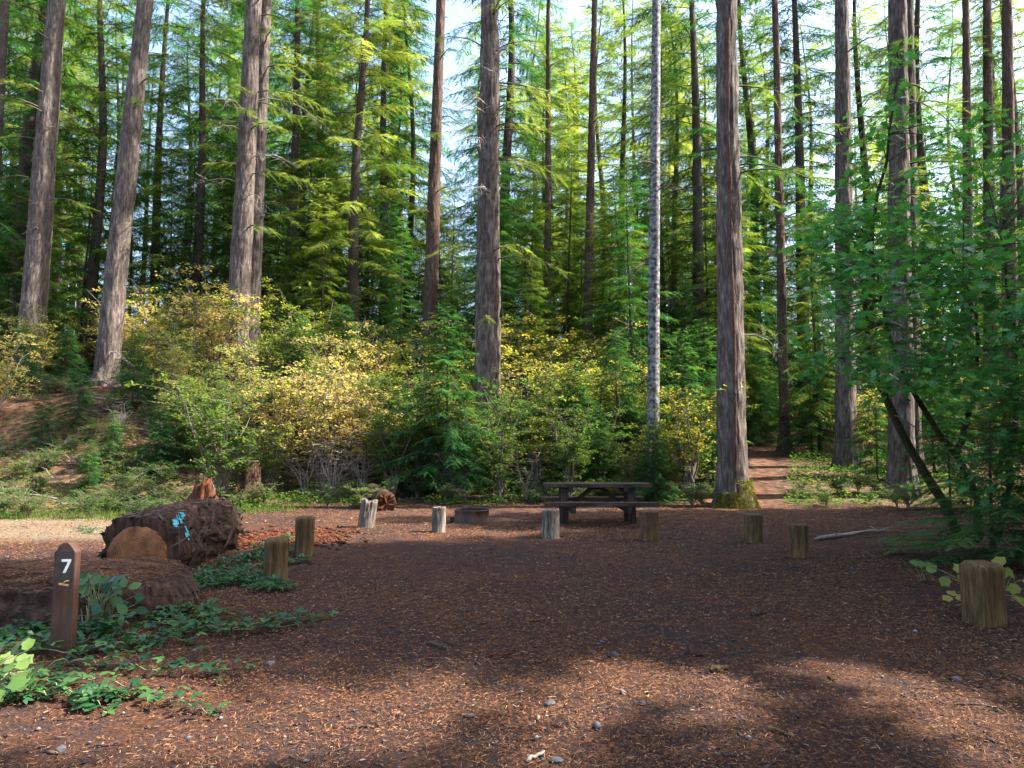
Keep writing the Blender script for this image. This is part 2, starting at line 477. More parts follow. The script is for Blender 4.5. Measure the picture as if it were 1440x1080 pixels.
def bark_trunk(name, pts, rads, material, seed, sides=64, dz=.1, amp=.035, flare=.5, fa=8., fb=1.7):
    """big trunk with furrowed bark relief along an axis given by a few points (local)"""
    pts = np.asarray(pts, float); rads = np.asarray(rads, float)
    z = np.arange(pts[0, 2], pts[-1, 2], dz)
    cx = np.interp(z, pts[:, 2], pts[:, 0]); cyy = np.interp(z, pts[:, 2], pts[:, 1]); r = np.interp(z, pts[:, 2], rads)
    a = np.arange(sides) * 2 * math.pi / sides
    Z, A = np.meshgrid(z, a, indexing='ij'); RR = np.repeat(r[:, None], sides, 1)
    ca, sa = np.cos(A), np.sin(A)
    P = np.stack([(RR * ca * fa).ravel(), (RR * sa * fa).ravel(), (Z * fb).ravel()], 1)
    rid = 1 - np.abs(2 * vnoise(P, seed) - 1)
    rid2 = 1 - np.abs(2 * vnoise(P * np.array([2.1, 2.1, 2.4]), seed + 1) - 1)
    low = vnoise(np.stack([(ca * 1.3).ravel(), (sa * 1.3).ravel(), (Z * .5).ravel()], 1), seed + 2) - .5
    disp = (amp * (rid ** 1.5 - .6) + amp * .45 * (rid2 - .6) + low * .12 * RR.ravel()).reshape(Z.shape)
    fl = flare * RR * np.exp(-np.clip(Z, 0, 99) / .45) * (.55 + .6 * np.cos(A * 5 + seed) ** 2)
    rr = RR + disp + fl
    V = np.stack([cx[:, None] + rr * ca, cyy[:, None] + rr * sa, Z], -1).reshape(-1, 3)
    m = len(z); k = sides
    i = np.arange(m - 1)[:, None] * k + np.arange(k)[None]; j = np.arange(m - 1)[:, None] * k + (np.arange(k)[None] + 1) % k
    F = np.stack([i, j, j + k, i + k], -1).reshape(-1, 4)
    return mesh_np(name, V, F, material, None, True)

def box(name, sx, sy, sz, material, bev=.006, base=True):
    """bevelled box, base at z=0 when base"""
    import bmesh
    bm = bmesh.new(); bmesh.ops.create_cube(bm, size=1.0)
    for v in bm.verts:
        v.co.x *= sx; v.co.y *= sy; v.co.z = (v.co.z + (.5 if base else 0)) * sz
    if bev: bmesh.ops.bevel(bm, geom=bm.edges[:], offset=bev, segments=2, affect='EDGES')
    me = bpy.data.meshes.new(name); bm.to_mesh(me); bm.free(); me.materials.append(M[material]); return me

def poly_mesh(name, V, F, material, smooth=False):
    me = bpy.data.meshes.new(name); me.from_pydata([tuple(v) for v in V], [], [tuple(f) for f in F]); me.materials.append(M[material])
    if smooth: me.polygons.foreach_set('use_smooth', [True] * len(me.polygons))
    me.update(); return me

def leaf_mesh(name, outline, material, tint, cup=.12, fold=0.):
    """fan of a lobed outline in the xy plane, base at the origin, with a thin curl"""
    c = np.array([0, np.mean([p[1] for p in outline]), 0.])
    V = [c] + [np.array([x, y, cup * (x * x) + fold * abs(x) - .1 * cup]) for x, y in outline]
    n = len(outline)
    F = np.array([[0, 1 + i, 1 + (i + 1) % n] for i in range(n)])
    return mesh_np(name, np.array(V), F, material, np.full(n + 1, tint))

def maple_outline(lobes=7, s=1.0, depth=.42):
    out = [(0.02, 0), ]
    angs = np.linspace(-125, 125, lobes)
    pts = []
    for i, a in enumerate(angs):
        r = s * (.62 + .38 * math.cos(math.radians(a) * .62))
        pts.append((math.radians(a), r * .55))
        if i < lobes - 1: pts.append((math.radians((a + angs[i + 1]) / 2), r * (.55 - depth * .55)))
    c = .42 * s
    o = [(.015 * s, 0.04 * s)]
    o += [(math.sin(a) * r, c + math.cos(a) * r) for a, r in pts[::-1]]
    o += [(-.015 * s, 0.04 * s)]
    return o

# ------------------------------------------------------------------ ground
def axis_coords(lo, hi, f0, f1, step):
    fine = np.arange(f0, f1 + 1e-6, step)
    def grow(start, end, sgn):
        out = []; p = start; s = step
        while (end - p) * sgn > 0:
            s *= 1.12; p += sgn * s; out.append(p)
        return out
    return np.array(grow(f0, lo, -1)[::-1] + list(fine) + grow(f1, hi, 1))
gxs = axis_coords(-260, 260, -9, 9, .12); gys = axis_coords(-120, 420, 1.5, 16, .12)
GX, GY = np.meshgrid(gxs, gys, indexing='xy')
gxv, gyv = GX.ravel(), GY.ravel()
GZ = h(gxv, gyv)
near = (gyv < 20) & (np.abs(gxv) < 12)
GZ = GZ + np.where(near, .016 * (n2(gxv, gyv, 6, 21) - .5) + .012 * (n2(gxv, gyv, 14, 22) - .5), 0)
nx, ny = len(gxs), len(gys)
ii = (np.arange(ny - 1)[:, None] * nx + np.arange(nx - 1)[None]).ravel()
GF = np.stack([ii, ii + 1, ii + nx + 1, ii + nx], -1)
gme = mesh_np('ground', np.stack([gxv, gyv, GZ], 1), GF, 'ground', None, True)
zone = np.zeros((len(gxv), 4), np.float32); zone[:, 3] = 1
wob = 1.2 * (n2(gxv, gyv, .6, 31) - .5)
zone[:, 0] = sstep(-5.6, -7.2, gxv + wob) * sstep(11.0, 12.2, gyv + wob * .5) * sstep(16.8, 15.2, gyv + wob)
ye = 18.0 - 2.6 * sstep(-3, -13, gxv)
path_r = .8 * sstep(1.7, .3, np.abs(gxv - (5.2 + (gyv - 17) * .42 + .7 * wob))) * (gyv > 15)
zone[:, 1] = sstep(-.3, 1.2, gyv - ye + wob) * (1 - path_r)
zone[:, 2] = path_r * sstep(15, 18, gyv) + sstep(17.6, 19.5, gyv) * sstep(-9, -11.5, gxv) * .8
zone[:, 2] = np.clip(zone[:, 2] + .25 * sstep(12.5, 15, gyv + wob) * sstep(19, 17, gyv) * (gxv > -4), 0, 1)
ca = gme.color_attributes.new('zone', 'FLOAT_COLOR', 'POINT'); ca.data.foreach_set('color', zone.ravel())
g = link('ground', gme); g['kind'] = 'structure'
g['label'] = 'brown needle-strewn earth of the clearing rising into the forest'

# ------------------------------------------------------------------ shared vegetation
firs = [conifer('fir%d' % i, 26 + 2 * i, 2.6 + 1.7 * i, 3.5, 135, 40 + i, sp=.72, spacing=.2, w=.040, nbl=9, low_dead=26, tint0=.38, prof=.42, lower=.9, ragged=1,
                matf=('fir', 'hemlock')[i % 2], droop=(.35, .5, .22, .42)[i], lean_out=(.1, .12, .2, .05)[i]) for i in range(4)]
shade_fir = [conifer('shade_fir%d' % i, 26 + 3 * i, 2.2, 3.5, 150, 50 + i, sp=.8, spacing=.17, w=.075, nbl=7, low_dead=6, tint0=.3, prof=.5, lower=.9) for i in range(2)]
tall = [conifer('tall_fir%d' % i, 34, 8.0, 3.4, 110, 60 + i, sp=.74, spacing=.21, w=.042, lower=.9, prof=.42, ragged=1, nbl=9, low_dead=26, tint0=.4, trunk_r=.27) for i in range(2)]
crown_hi = [conifer('high_crown%d' % i, 15, .4, 3.4, 80, 80 + i, sp=.8, spacing=.2, w=.06, nbl=8, low_dead=0, tint0=.4)[1:] for i in range(2)]
sapl = [conifer('hemlock%d' % i, 4.2, .35, 1.25, 110, 90 + i, sp=.36, spacing=.085, w=.02, nbl=9, low_dead=6, matf='hemlock', droop=.32, tint0=.25, trunk_r=.035, sides=8) for i in range(4)]
fresh = [conifer('fresh_hemlock%d' % i, 4.2, .35, 1.25, 80, 96 + i, sp=.36, spacing=.1, w=.018, nbl=9, low_dead=4, matf='bough', droop=.32, tint0=.35, trunk_r=.035, sides=8) for i in range(2)]
pole = [conifer('pole_fir%d' % i, 14, 1.0, 2.5, 130, 120 + i, sp=.62, spacing=.15, w=.03, nbl=9, lower=.9, prof=.6, ragged=1, low_dead=20, matf=('fir', 'hemlock')[i % 2], tint0=.28, trunk_r=.10) for i in range(3)]

def shrub(name, seed, Hs, Rs, nstem, nleaf, lsize, material, layer=.6, t0=.0, t1=1.0, bare=.0):
    """multi-stemmed leafy shrub: stems, leaves"""
    rg = np.random.default_rng(seed)
    W = Tubes(5); tips = []
    for s in range(nstem):
        az = rg.uniform(0, 6.28); out = Rs * rg.uniform(.2, 1.0); hh = Hs * rg.uniform(.6, 1.0)
        m = 8; u = np.linspace(0, 1, m)
        pts = np.stack([math.cos(az) * out * u ** 1.6, math.sin(az) * out * u ** 1.6, hh * (u - .12 * u ** 3)], 1)
        pts += np.cumsum(rg.normal(0, .02 * Hs, (m, 3)) * np.array([1, 1, .3]), 0) * (u[:, None] > 0)
        pts[0, 2] = -.1
        W.add(pts, np.linspace(.008 + .006 * Hs, .004, m))
        for b in range(int(7 + Hs * 2)):
            k = rg.uniform(.25, 1) * (m - 1); i = min(int(k), m - 2); p = pts[i] + (pts[i + 1] - pts[i]) * (k - i)
            a2 = rg.uniform(0, 6.28); l2 = rg.uniform(.25, .6) * Rs * .8
            q = np.array([math.cos(a2), math.sin(a2), 0]); v = np.linspace(0, 1, 5)
            bp = p + q * (v * l2)[:, None]; bp[:, 2] += l2 * (.35 * v - .15 * v ** 2) * (1 - layer * .5); bp += np.cumsum(rg.normal(0, .018, (5, 3)), 0)
            W.add(bp, np.linspace(.006, .0022, 5), 3)
            for j in range(3):
                r0 = bp[rg.integers(1, 5)]; e = r0 + (q * rg.uniform(0, .8) + np.array([-q[1], q[0], 0]) * rg.uniform(-.9, .9) + np.array([0, 0, rg.uniform(-.1, .35)])) * l2 * .5
                W.add(np.stack([r0, (r0 + e) / 2 + rg.normal(0, .012, 3), e]), [.003, .0025, .0015], 3)
                tips.append((r0, e, q))
            tips.append((bp[1], bp[-1], q))
    T = Tris()
    if nleaf:
        seg = rg.integers(0, len(tips), nleaf)
        A = np.array([tips[i][0] for i in seg]); B = np.array([tips[i][1] for i in seg])
        u = rg.uniform(.2, 1.08, nleaf)[:, None]
        P = A + (B - A) * u + rg.normal(0, lsize * .5, (nleaf, 3))
        tw = np.array([rg.uniform(0, 1) for _ in tips])[seg]
        az = rg.uniform(0, 6.28, nleaf); tilt = rg.normal(0, 1 - layer * .7, nleaf); sz = lsize * rg.uniform(.6, 1.25, nleaf)
        d = np.stack([np.cos(az), np.sin(az), np.sin(tilt) * .5 - .2], 1)
        sd = np.stack([-np.sin(az), np.cos(az), rg.normal(0, .45, nleaf)], 1)
        nrm = np.cross(d, sd)
        b0 = P; tip = P + d * sz[:, None]; mid = P + d * (sz * .45)[:, None]
        l = mid + sd * (sz * .36)[:, None] + nrm * (sz * .08)[:, None]; r = mid - sd * (sz * .36)[:, None] + nrm * (sz * .08)[:, None]
        V = np.stack([b0, tip, l, b0, r, tip], 1)
        tt = np.clip(t0 + (t1 - t0) * (.6 * tw + .4 * rg.uniform(0, 1, nleaf)), 0, 1)
        T.add(V, np.repeat(tt, 6))
        return W.mesh(name + '_stems', 'shrub_stem'), T.mesh(name + '_leaves', material)
    return (W.mesh(name + '_stems', 'dead'),)

vmaple = [shrub('vine_maple%d' % i, 200 + i, 4.1, 1.9, 12, 3600, .085, 'autumn', .8, .1 + .1 * i, .8 + .1 * i) for i in range(3)]
vmaple_tall = [shrub('tall_maple%d' % i, 210 + i, 4.0, 1.5, 11, 4200, .07, ('shrub', 'autumn', 'shrub')[i], .75, .35, 1.0) for i in range(3)]
bush = [shrub('hazel%d' % i, 220 + i, 2.8, 1.25, 13, 3900, .062, 'shrub', .6, .0 + .08 * i, .75 + .1 * i) for i in range(4)]
lowb = [shrub('low_bush%d' % i, 240 + i, .75, .65, 10, 1000, .045, 'shrub', .5, .0, .7) for i in range(2)]
deadb = [shrub('bare_bush%d' % i, 260 + i, 2.1, 1.1, 10, 0, .05, 'dead') for i in range(2)]

# ------------------------------------------------------------------ the big trunks
def main_tree(name, label, bpx, bpy_, tpx, D, wpx, material, seed, hi=True, crown_z=None, kind=0, sides=64, amp=.035, cat='tree', flare=.5, group=None, Htot=30, bend=0.):
    b = at(bpx, bpy_, D); t = at(tpx, 0, D)
    ax = (t - b) / (t.z - b.z)
    z0 = hz(b.x, b.y)
    base = b + ax * (z0 - b.z)
    th = thing(name, label, cat, base, 0, group)
    r = wpx / FPX * D / 2 * .9
    top = 36.0
    pts = [(0 - ax.x * .4, -ax.y * .4, -.4)] + [(ax.x * z + bend * math.sin(z / top * math.pi), ax.y * z, z) for z in np.linspace(0, top, 8)]
    rads = [r * 1.08] + [r * (1.06 - .024 * z) for z in np.linspace(0, top, 8)]
    link('trunk', bark_trunk(name, pts, rads, material, seed, sides, .1, amp, flare), th)
    if hi:
        cz = crown_z if crown_z is not None else 25.0
        lm, cm = crown_hi[kind]
        sc = Htot / 30.0
        if tpx > 760: sc = .5; cz = 28.0
        link('branches', lm, th, (ax.x * cz, ax.y * cz, cz), (0, 0, seed), (sc,) * 3)
        link('crown', cm, th, (ax.x * cz, ax.y * cz, cz), (0, 0, seed), (sc,) * 3)
    th['r'] = r
    return th, ax, r

def dead_limbs(th, ax, r, zlist, seed, ln=1.6, material='dead', name='dead_branch', azr=None):
    rg = np.random.default_rng(seed)
    for z in zlist:
        W = Tubes(5)
        az = rg.uniform(0, 6.28) if azr is None else rg.uniform(*azr)
        hd = np.array([math.cos(az), math.sin(az), 0]); sd = np.array([-hd[1], hd[0], 0])
        L = ln * rg.uniform(.5, 1.1); u = np.linspace(0, 1, 7)
        o = np.array([ax.x * z, ax.y * z, z]) + hd * r * .8
        pts = o + hd * (u * L)[:, None] + sd * (rg.uniform(-.3, .3) * L * u ** 2)[:, None]
        pts[:, 2] += L * (.12 * u - .5 * u ** 2); pts += np.cumsum(rg.normal(0, .025, (7, 3)), 0)
        W.add(pts, np.linspace(.022, .005, 7))
        for q in range(9):
            k = rg.integers(1, 7); p = pts[k]
            e = p + (hd * rg.uniform(.1, .8) + sd * rg.uniform(-1, 1) + np.array([0, 0, rg.uniform(-.9, .1)])) * L * .38
            mdl = (p + e) / 2 + rg.normal(0, .05, 3)
            W.add(np.stack([p, mdl, e]), [.008, .006, .003], 3)
            for _ in range(2):
                e2 = mdl + rg.normal(0, .2, 3) * L * .5; W.add(np.stack([mdl, (mdl + e2) / 2 + rg.normal(0, .02, 3), e2]), [.005, .004, .002], 3)
        link(name, W.mesh('dead_branch', material), th)

def green_limbs(th, ax, r, items, seed, matf='fir'):
    """foliage boughs low on a trunk: (z, azimuth, length, tint)"""
    rg = np.random.default_rng(seed)
    for (z, az, L, tint) in items:
        W = Tubes(5); T = Tris()
        hd = np.array([math.cos(az), math.sin(az), 0]); sd = np.array([-hd[1], hd[0], 0]); u = np.linspace(0, 1, 8)
        o = np.array([ax.x * z, ax.y * z, z]) + hd * r * .8
        pts = o + hd * (u * L)[:, None]; pts[:, 2] += L * (.12 * u - .42 * u ** 2); pts += np.cumsum(rg.normal(0, .02, (8, 3)), 0)
        W.add(pts, np.linspace(.03, .006, 8))
        for k in range(int(L * 13)):
            f = rg.uniform(.15, 1) * 7; i = min(int(f), 6); p = pts[i] + (pts[i + 1] - pts[i]) * (f - i)
            dd = hd * rg.uniform(.3, .9) + sd * rg.choice([-1, 1]) * rg.uniform(.3, 1) + np.array([0, 0, rg.uniform(-.7, .05)])
            blades(T, p, dd, np.array([rg.uniform(-.3, .3), rg.uniform(-.3, .3), 1]), rg.uniform(.3, .6), 10, .016, .36, tint + rg.uniform(-.1, .15), rg)
        b = link('bough', W.mesh('bough', 'twig'), th)
        link('foliage', T.mesh('bough_foliage', matf), b)

PI = math.pi
t1 = main_tree('fir_tree', 'thick grey leaning fir trunk on the left slope behind pale thin saplings', 45, 460, 80, 27, 36, 'bark', 1, kind=0)
t2 = main_tree('fir_tree', 'straight bare leaning fir trunk rising from sunlit debris on the slope', 147, 545, 204, 25, 33, 'bark', 2, kind=1, flare=.35)
t3 = main_tree('fir_tree', 'twin-looking fir with dead branches above the autumn maple', 334, 470, 357, 26, 34, 'bark', 3, kind=0)
t3b = main_tree('fir_tree', 'sunlit slimmer fir trunk pressed close behind the twin-looking fir', 352, 470, 374, 27.2, 26, 'bark', 33, kind=1)
t4 = main_tree('fir_tree', 'smooth slender brown fir trunk next to the massive furrowed fir', 606, 400, 620, 30, 24, 'bark_red', 4, kind=0)
t5 = main_tree('fir_tree', 'massive deeply furrowed fir with bleached broken branches behind the fire ring', 685, 620, 689, 24, 40, 'bark_big', 5, kind=1, amp=.09)
t6 = main_tree('fir_tree', 'thin dark fir trunk standing right behind the massive furrowed fir', 770, 420, 771, 36, 13, 'bark_red', 6, sides=40, kind=0)
t7 = main_tree('fir_tree', 'dark brown fir trunk between thin dark fir and the pale alder', 829, 330, 836, 34, 16, 'bark_red', 7, sides=40, kind=1)
t8 = main_tree('alder_tree', 'slender pale alder trunk blotched black and white by the picnic table', 918, 630, 923, 20.5, 19, 'alder', 8, sides=40, amp=.006, flare=.15, kind=0)
t9 = main_tree('fir_tree', 'large fir with reddish scar and mossy foot beside the duff path', 1030, 690, 1021, 18, 42, 'bark', 9, amp=.055, kind=1, flare=.45)
t10 = main_tree('fir_tree', 'reddish fir trunk standing in the duff path on the rise', 1104, 628, 1090, 28, 15, 'bark_red', 10, sides=40, kind=0, flare=.9)
t11 = main_tree('fir_tree', 'grey fir trunk between the duff path and the arching maple', 1190, 655, 1184, 24, 30, 'bark', 11, kind=1)
t12 = main_tree('fir_tree', 'thick fir trunk rising behind the arching maple leaves', 1268, 680, 1262, 20, 36, 'bark', 12, kind=0)
t12b = main_tree('fir_tree', 'second fir trunk tucked close behind the thick maple-side fir', 1283, 660, 1276, 22, 26, 'bark_dark', 13, kind=1)
for px, D, w, s in ((1362, 30, 17, 14), (1392, 32, 20, 15), (1420, 27, 23, 16)):
    main_tree('fir_tree', 'fir trunk in the dim row beyond the maple thicket', px + 2, 600, px - 4, D, w, 'bark_red', s, sides=40, kind=s % 2, group='dim fir row beyond the maple')
main_tree('fir_tree', 'dark fir trunk overhung by a heavy bough at the far slope edge', -22, 460, 6, 27, 22, 'bark_dark', 17, kind=0)

dead_limbs(t5[0], t5[1], t5[2], [10.6, 11.2, 11.8, 12.3, 12.6, 13.0, 13.6, 14.2, 9.6], 5, 2.0, azr=(-2.8, .5))
green_limbs(t5[0], t5[1], t5[2], [(7.3, -.35, 2.4, .75), (7.5, -.9, 2.0, .8), (7.6, -2.6, 1.9, .75), (11.8, -.2, 2.9, .75), (12.6, -.5, 2.6, .8), (13.6, .1, 2.8, .7), (14.6, -.8, 2.4, .7), (5.2, -1.7, .7, .5), (14.8, -2.4, 2.0, .6)], 6)
dead_limbs(t3[0], t3[1], t3[2], [7.6, 8.3, 9.2, 10.3, 11.0, 11.6], 7, 2.2, azr=(-3.4, .4))
green_limbs(t3[0], t3[1], t3[2], [(8.6, -.3, 2.6, .6), (10.6, -1.2, 2.0, .55), (9.6, -2.7, 2.1, .45), (11.8, -.1, 2.7, .65), (6.5, -.6, 1.7, .6)], 8)
dead_limbs(t9[0], t9[1], t9[2], [4.4], 9, 1.9, azr=(.1, .3)); dead_limbs(t9[0], t9[1], t9[2], [9.0, 8.7, 5.6], 10, 2.2, 'twig')
green_limbs(t9[0], t9[1], t9[2], [(9.1, .25, 2.3, .2), (9.3, 2.9, 1.0, .2), (8.8, -.3, 1.5, .2)], 11, 'hemlock')
dead_limbs(t8[0], t8[1], t8[2], [7.5, 8.8, 9.6, 10.4, 11.2, 12.0, 6.6], 12, 1.4, 'twig')
dead_limbs(t2[0], t2[1], t2[2], [1.2, 8.8], 13, 1.2); dead_limbs(t1[0], t1[1], t1[2], [6, 7, 8, 9, 10, 11], 14, 1.8, 'twig')
dead_limbs(t10[0], t10[1], t10[2], [4, 5, 6, 7, 8, 9, 10, 11], 15, 1.5, 'twig')
green_limbs(t12[0], t12[1], t12[2], [(9.5, -.5, 2.2, .4), (11.5, .4, 2.6, .4), (10.4, -2.2, 1.8, .35)], 16)
green_limbs(t11[0], t11[1], t11[2], [(11.5, -2.7, 2.4, .3), (12.2, -.4, 2.2, .35), (6.2, -2.9, 1.6, .2)], 17, 'hemlock')
def many_limbs(t, n, seed, z0, z1, tint, azr=(-3.0, .4), ln=(1.0, 2.4), matf='fir'):
    rg = np.random.default_rng(seed)
    green_limbs(t[0], t[1], t[2], [(float(rg.uniform(z0, z1)), float(rg.uniform(*azr)), float(rg.uniform(*ln)), tint) for _ in range(n)], seed, matf)
many_limbs(t1, 7, 101, 5, 15, .55); many_limbs(t2, 4, 102, 9, 16, .5); many_limbs(t3, 7, 103, 8, 16, .65); many_limbs(t3b, 6, 104, 6, 16, .65, (-1.2, 1.0))
many_limbs(t4, 6, 105, 8, 18, .5); many_limbs(t5, 8, 106, 10.5, 16, .75, (-1.4, .6), (1.6, 3.2)); many_limbs(t6, 8, 107, 9, 20, .6); many_limbs(t7, 9, 108, 8, 20, .65); many_limbs(t10, 8, 109, 6, 16, .4)
many_limbs(t11, 5, 110, 8, 15, .35); many_limbs(t12, 6, 111, 8, 13, .45); many_limbs(t9, 3, 112, 8.5, 11.5, .3, (-.6, 1.0))
# scar strip up the front of the big right fir, and the moss at its foot
def surface_strip(th, ax, r):
    V = []; n = 60; rg = np.random.default_rng(3)
    for i in range(n):
        z = .9 + i * .2; a0 = -PI / 2 - .15 + .1 * math.sin(z * .5); wd = .17 + .05 * rg.uniform(-1, 1) + .05 * math.sin(z * 1.7)
        rr = r * (1.06 - .024 * z) + .045
        for q in (-1, -.4, .4, 1):
            a = a0 + q * wd; k = rr - (.03 if abs(q) == 1 else 0) + .008 * rg.uniform(-1, 1)
            V.append((ax.x * z + k * math.cos(a), ax.y * z + k * math.sin(a), z))
    F = [(4 * i + j, 4 * i + j + 1, 4 * i + j + 5, 4 * i + j + 4) for i in range(n - 1) for j in range(3)]
    o = link('bark_scar', poly_mesh('bark_scar', V, F, 'bark_scar', True), th); o['label'] = 'reddish exposed inner bark'
M['bark_scar'] = bark_mat('scar_bark', (.05, .028, .022), (.115, .062, .047), (.18, .11, .085), .9)
surface_strip(t9[0], t9[1], t9[2])
def moss_clump(n, fn, seed):
    rg = np.random.default_rng(seed); T = Tris()
    for i in range(n):
        p, nr = fn(rg); e = unit(nr + rg.normal(0, .5, 3)) * rg.uniform(.02, .06); s = rg.normal(0, .012, 3)
        T.add(np.stack([p - s, p + s, p + e]), np.full(3, rg.uniform(0, 1)))
    return T.mesh('moss', 'moss')
def foot(rg):
    a = -PI / 2 + rg.uniform(-1.0, 1.0); z = rg.uniform(0, .75) ** 1.3 * (1.0 if a > -PI / 2 else .55)
    r = .38 * (1 + .62 * math.exp(-z / .4)) + .06
    return np.array([r * math.cos(a), r * math.sin(a), z]), np.array([math.cos(a), math.sin(a), .4])
link('moss', moss_clump(2600, foot, 4), t9[0])

# ------------------------------------------------------------------ forest behind
G_BG = 'firs crowding the forest behind the clearing'
placed = []
SUNH = (math.sin(SUN_AZ), math.cos(SUN_AZ))
def tall_ok(x, y, top):
    """keep the opening in the canopy through which the sun reaches the left bank"""
    for bx, by, bz, hw in ((-10, 20.5, 2.0, 4.5), (-13, 23.5, 4.0, 4.0), (-5, 20.0, 1.5, 2.5), (0, 22.5, 3.5, 2.5), (4, 22.5, 4.0, 2.5)):
        dx, dy = x - bx, y - by
        t = dx * SUNH[0] + dy * SUNH[1]; l = abs(dx * SUNH[1] - dy * SUNH[0])
        if t > 1.5 and l < hw + 1.5 and hz(x, y) + top > bz + t * math.tan(SUN_EL): return False
    return True
def free(x, y, d):
    return all((x - a) ** 2 + (y - b) ** 2 > d * d for a, b in placed)
bgL = 'full green fir @'; bgF = 'distant backlit fir @'
LANDMARKS = [(60, 'thick leaning slope fir'), (170, 'bare leaning fir'), (345, 'twin-looking fir'), (610, 'slender brown fir'), (687, 'massive furrowed fir'), (833, 'dark brown fir'), (920, 'pale alder'), (1028, 'scarred mossy fir'), (1188, 'grey fir'), (1266, 'maple-side fir')]
def where(px):
    if px < 60: return 'beyond the thick leaning slope fir'
    if px >= 1266: return 'beyond the maple-side fir'
    for (a, na), (b, nb) in zip(LANDMARKS, LANDMARKS[1:]):
        if a <= px < b: return 'between the %s and the %s' % (na, nb)
def put(px, D, kind, sc, name, label, group, cat='tree', rot=None, parts=('trunk', 'branches', 'crown')):
    p = gx(px, D); placed.append((p.x, p.y))
    if label.endswith('@'): label = label[:-1] + where(px)
    return plant_tree(name, label, kind, p, R.uniform(0, 6.28) if rot is None else rot, sc, group, cat, parts)
for px, D, k, sc in ((268, 34, 0, .9), (402, 36, 1, .95), (440, 40, 2, .9), (496, 33, 0, 1.0), (536, 38, 3, .85), (571, 40, 1, .85), (120, 33, 2, .8), (712, 38, 3, 1.0),
                     (955, 42, 0, .9), (985, 34, 1, 1.0), (1065, 40, 2, .95), (1135, 36, 3, .9), (1230, 38, 0, 1.0), (1320, 36, 1, 1.0), (20, 34, 3, 1.0), (1450, 33, 2, 1.0), (-60, 30, 1, 1.0), (880, 44, 2, .9), (210, 42, 1, 1.)):
    put(px, D, firs[k], sc * 1.15, 'fir_tree', bgL, G_BG)
n = 0
while n < 84:
    D = 38 + 75 * R.random() ** 1.2; px = R.uniform(-220, 1660); p = gx(px, D)
    if not free(p.x, p.y, 2.6): continue
    sc = R.uniform(.85, 1.1) * max(1.0, (.5 * D + 4) / 29)
    if not tall_ok(p.x, p.y, 30 * sc): continue
    put(px, D, (firs + tall)[R.randrange(6)], sc, 'fir_tree', bgF if D > 60 else bgL, G_BG); n += 1
G_P = 'slim young firs filling gaps among the big trunks'
n = 0
while n < 68:
    D = R.uniform(25, 52); px = R.uniform(-80, 1520); p = gx(px, D)
    if not free(p.x, p.y, 1.4): continue
    if abs(px - 1100) < 50 and D < 32: continue
    sc = R.uniform(.5, 1.05)
    if (p.x < -9 and D < 31) or not tall_ok(p.x, p.y, 14 * sc): continue
    put(px, D, pole[R.randrange(3)], sc, 'young_fir', 'slim young fir @', G_P); n += 1

n = 0
while n < 40:
    D = R.uniform(46, 75); px = R.uniform(-60, 1500); p = gx(px, D)
    if not free(p.x, p.y, 1.4): continue
    put(px, D, pole[R.randrange(3)], R.uniform(.8, 1.3), 'young_fir', 'distant young fir @', G_P); n += 1
for px, D, k, sc in ((450, 31, 0, .75), (462, 36, 1, .95), (615, 33, 2, .85), (635, 38, 0, 1.0), (655, 30, 1, .6), (740, 33, 2, .8), (560, 31, 1, .7), (860, 31, 0, .8)):
    put(px, D, pole[k], sc, 'young_fir', 'slim young fir @', G_P)

for px, D, k, sc in ((108, 33, 1, .9), (175, 36, 0, 1.0), (228, 33, 2, .85), (258, 38, 1, 1.1), (310, 35, 0, .9), (385, 33, 2, .8), (25, 35, 1, 1.0), (425, 37, 0, 1.1), (515, 36, 1, .9), (690, 36, 2, 1.0), (800, 37, 0, 1.1), (905, 35, 1, 1.0), (945, 33, 2, .8), (1000, 37, 0, 1.0), (1075, 40, 1, 1.1), (1150, 37, 2, .9)):
    put(px, D, pole[k], sc, 'young_fir', 'slim young fir @', G_P)
# ------------------------------------------------------------------ understory
G_S = 'hemlock saplings along the forest edge'
for px, D, sc, lab in ((627, 19.6, 1.28, 'tall dark hemlock sapling in front of the massive furrowed fir'), (918, 18.8, .52, 'small bright hemlock sapling at the foot of the pale alder')):
    put(px, D, sapl[0 if sc > 1 else 1], sc, 'hemlock_sapling', lab, G_S)
for px, D, sc in ((810, 21.5, .9), (868, 22.5, 1.1), (960, 22, 1.1), (990, 24, 1.2), (1070, 30, 1.0), (1140, 27, .9), (560, 22, .7), (250, 20, .55), (300, 21.5, .6), (225, 19.2, .45), (420, 25, 1.0), (480, 27, 1.2), (90, 24, .5), (60, 19.5, .4), (110, 20.5, .5), (160, 19, .38), (30, 23, .55), (185, 22, .6), (130, 18, .3),
                  (1000, 20.5, .8), (1230, 22, .8), (1330, 17, .8), (1410, 17, .8), (1310, 24, 1.1), (840, 20, .6), (735, 21, .6), (380, 21, .6)):
    put(px, D, sapl[R.randrange(4)], sc, 'hemlock_sapling', 'green hemlock sapling @', G_S)
hs = put(1385, 9.4, fresh[0], .42, 'hemlock_sapling', 'low spreading hemlock sapling under the arching maple', G_S, rot=1.0); hs.scale = (1.15, 1.0, .44)
hs = put(1468, 8.8, fresh[1], .5, 'hemlock_sapling', 'hemlock boughs spreading behind the broad square bollard', G_S, rot=2.0); hs.scale = (.95, .95, .55)

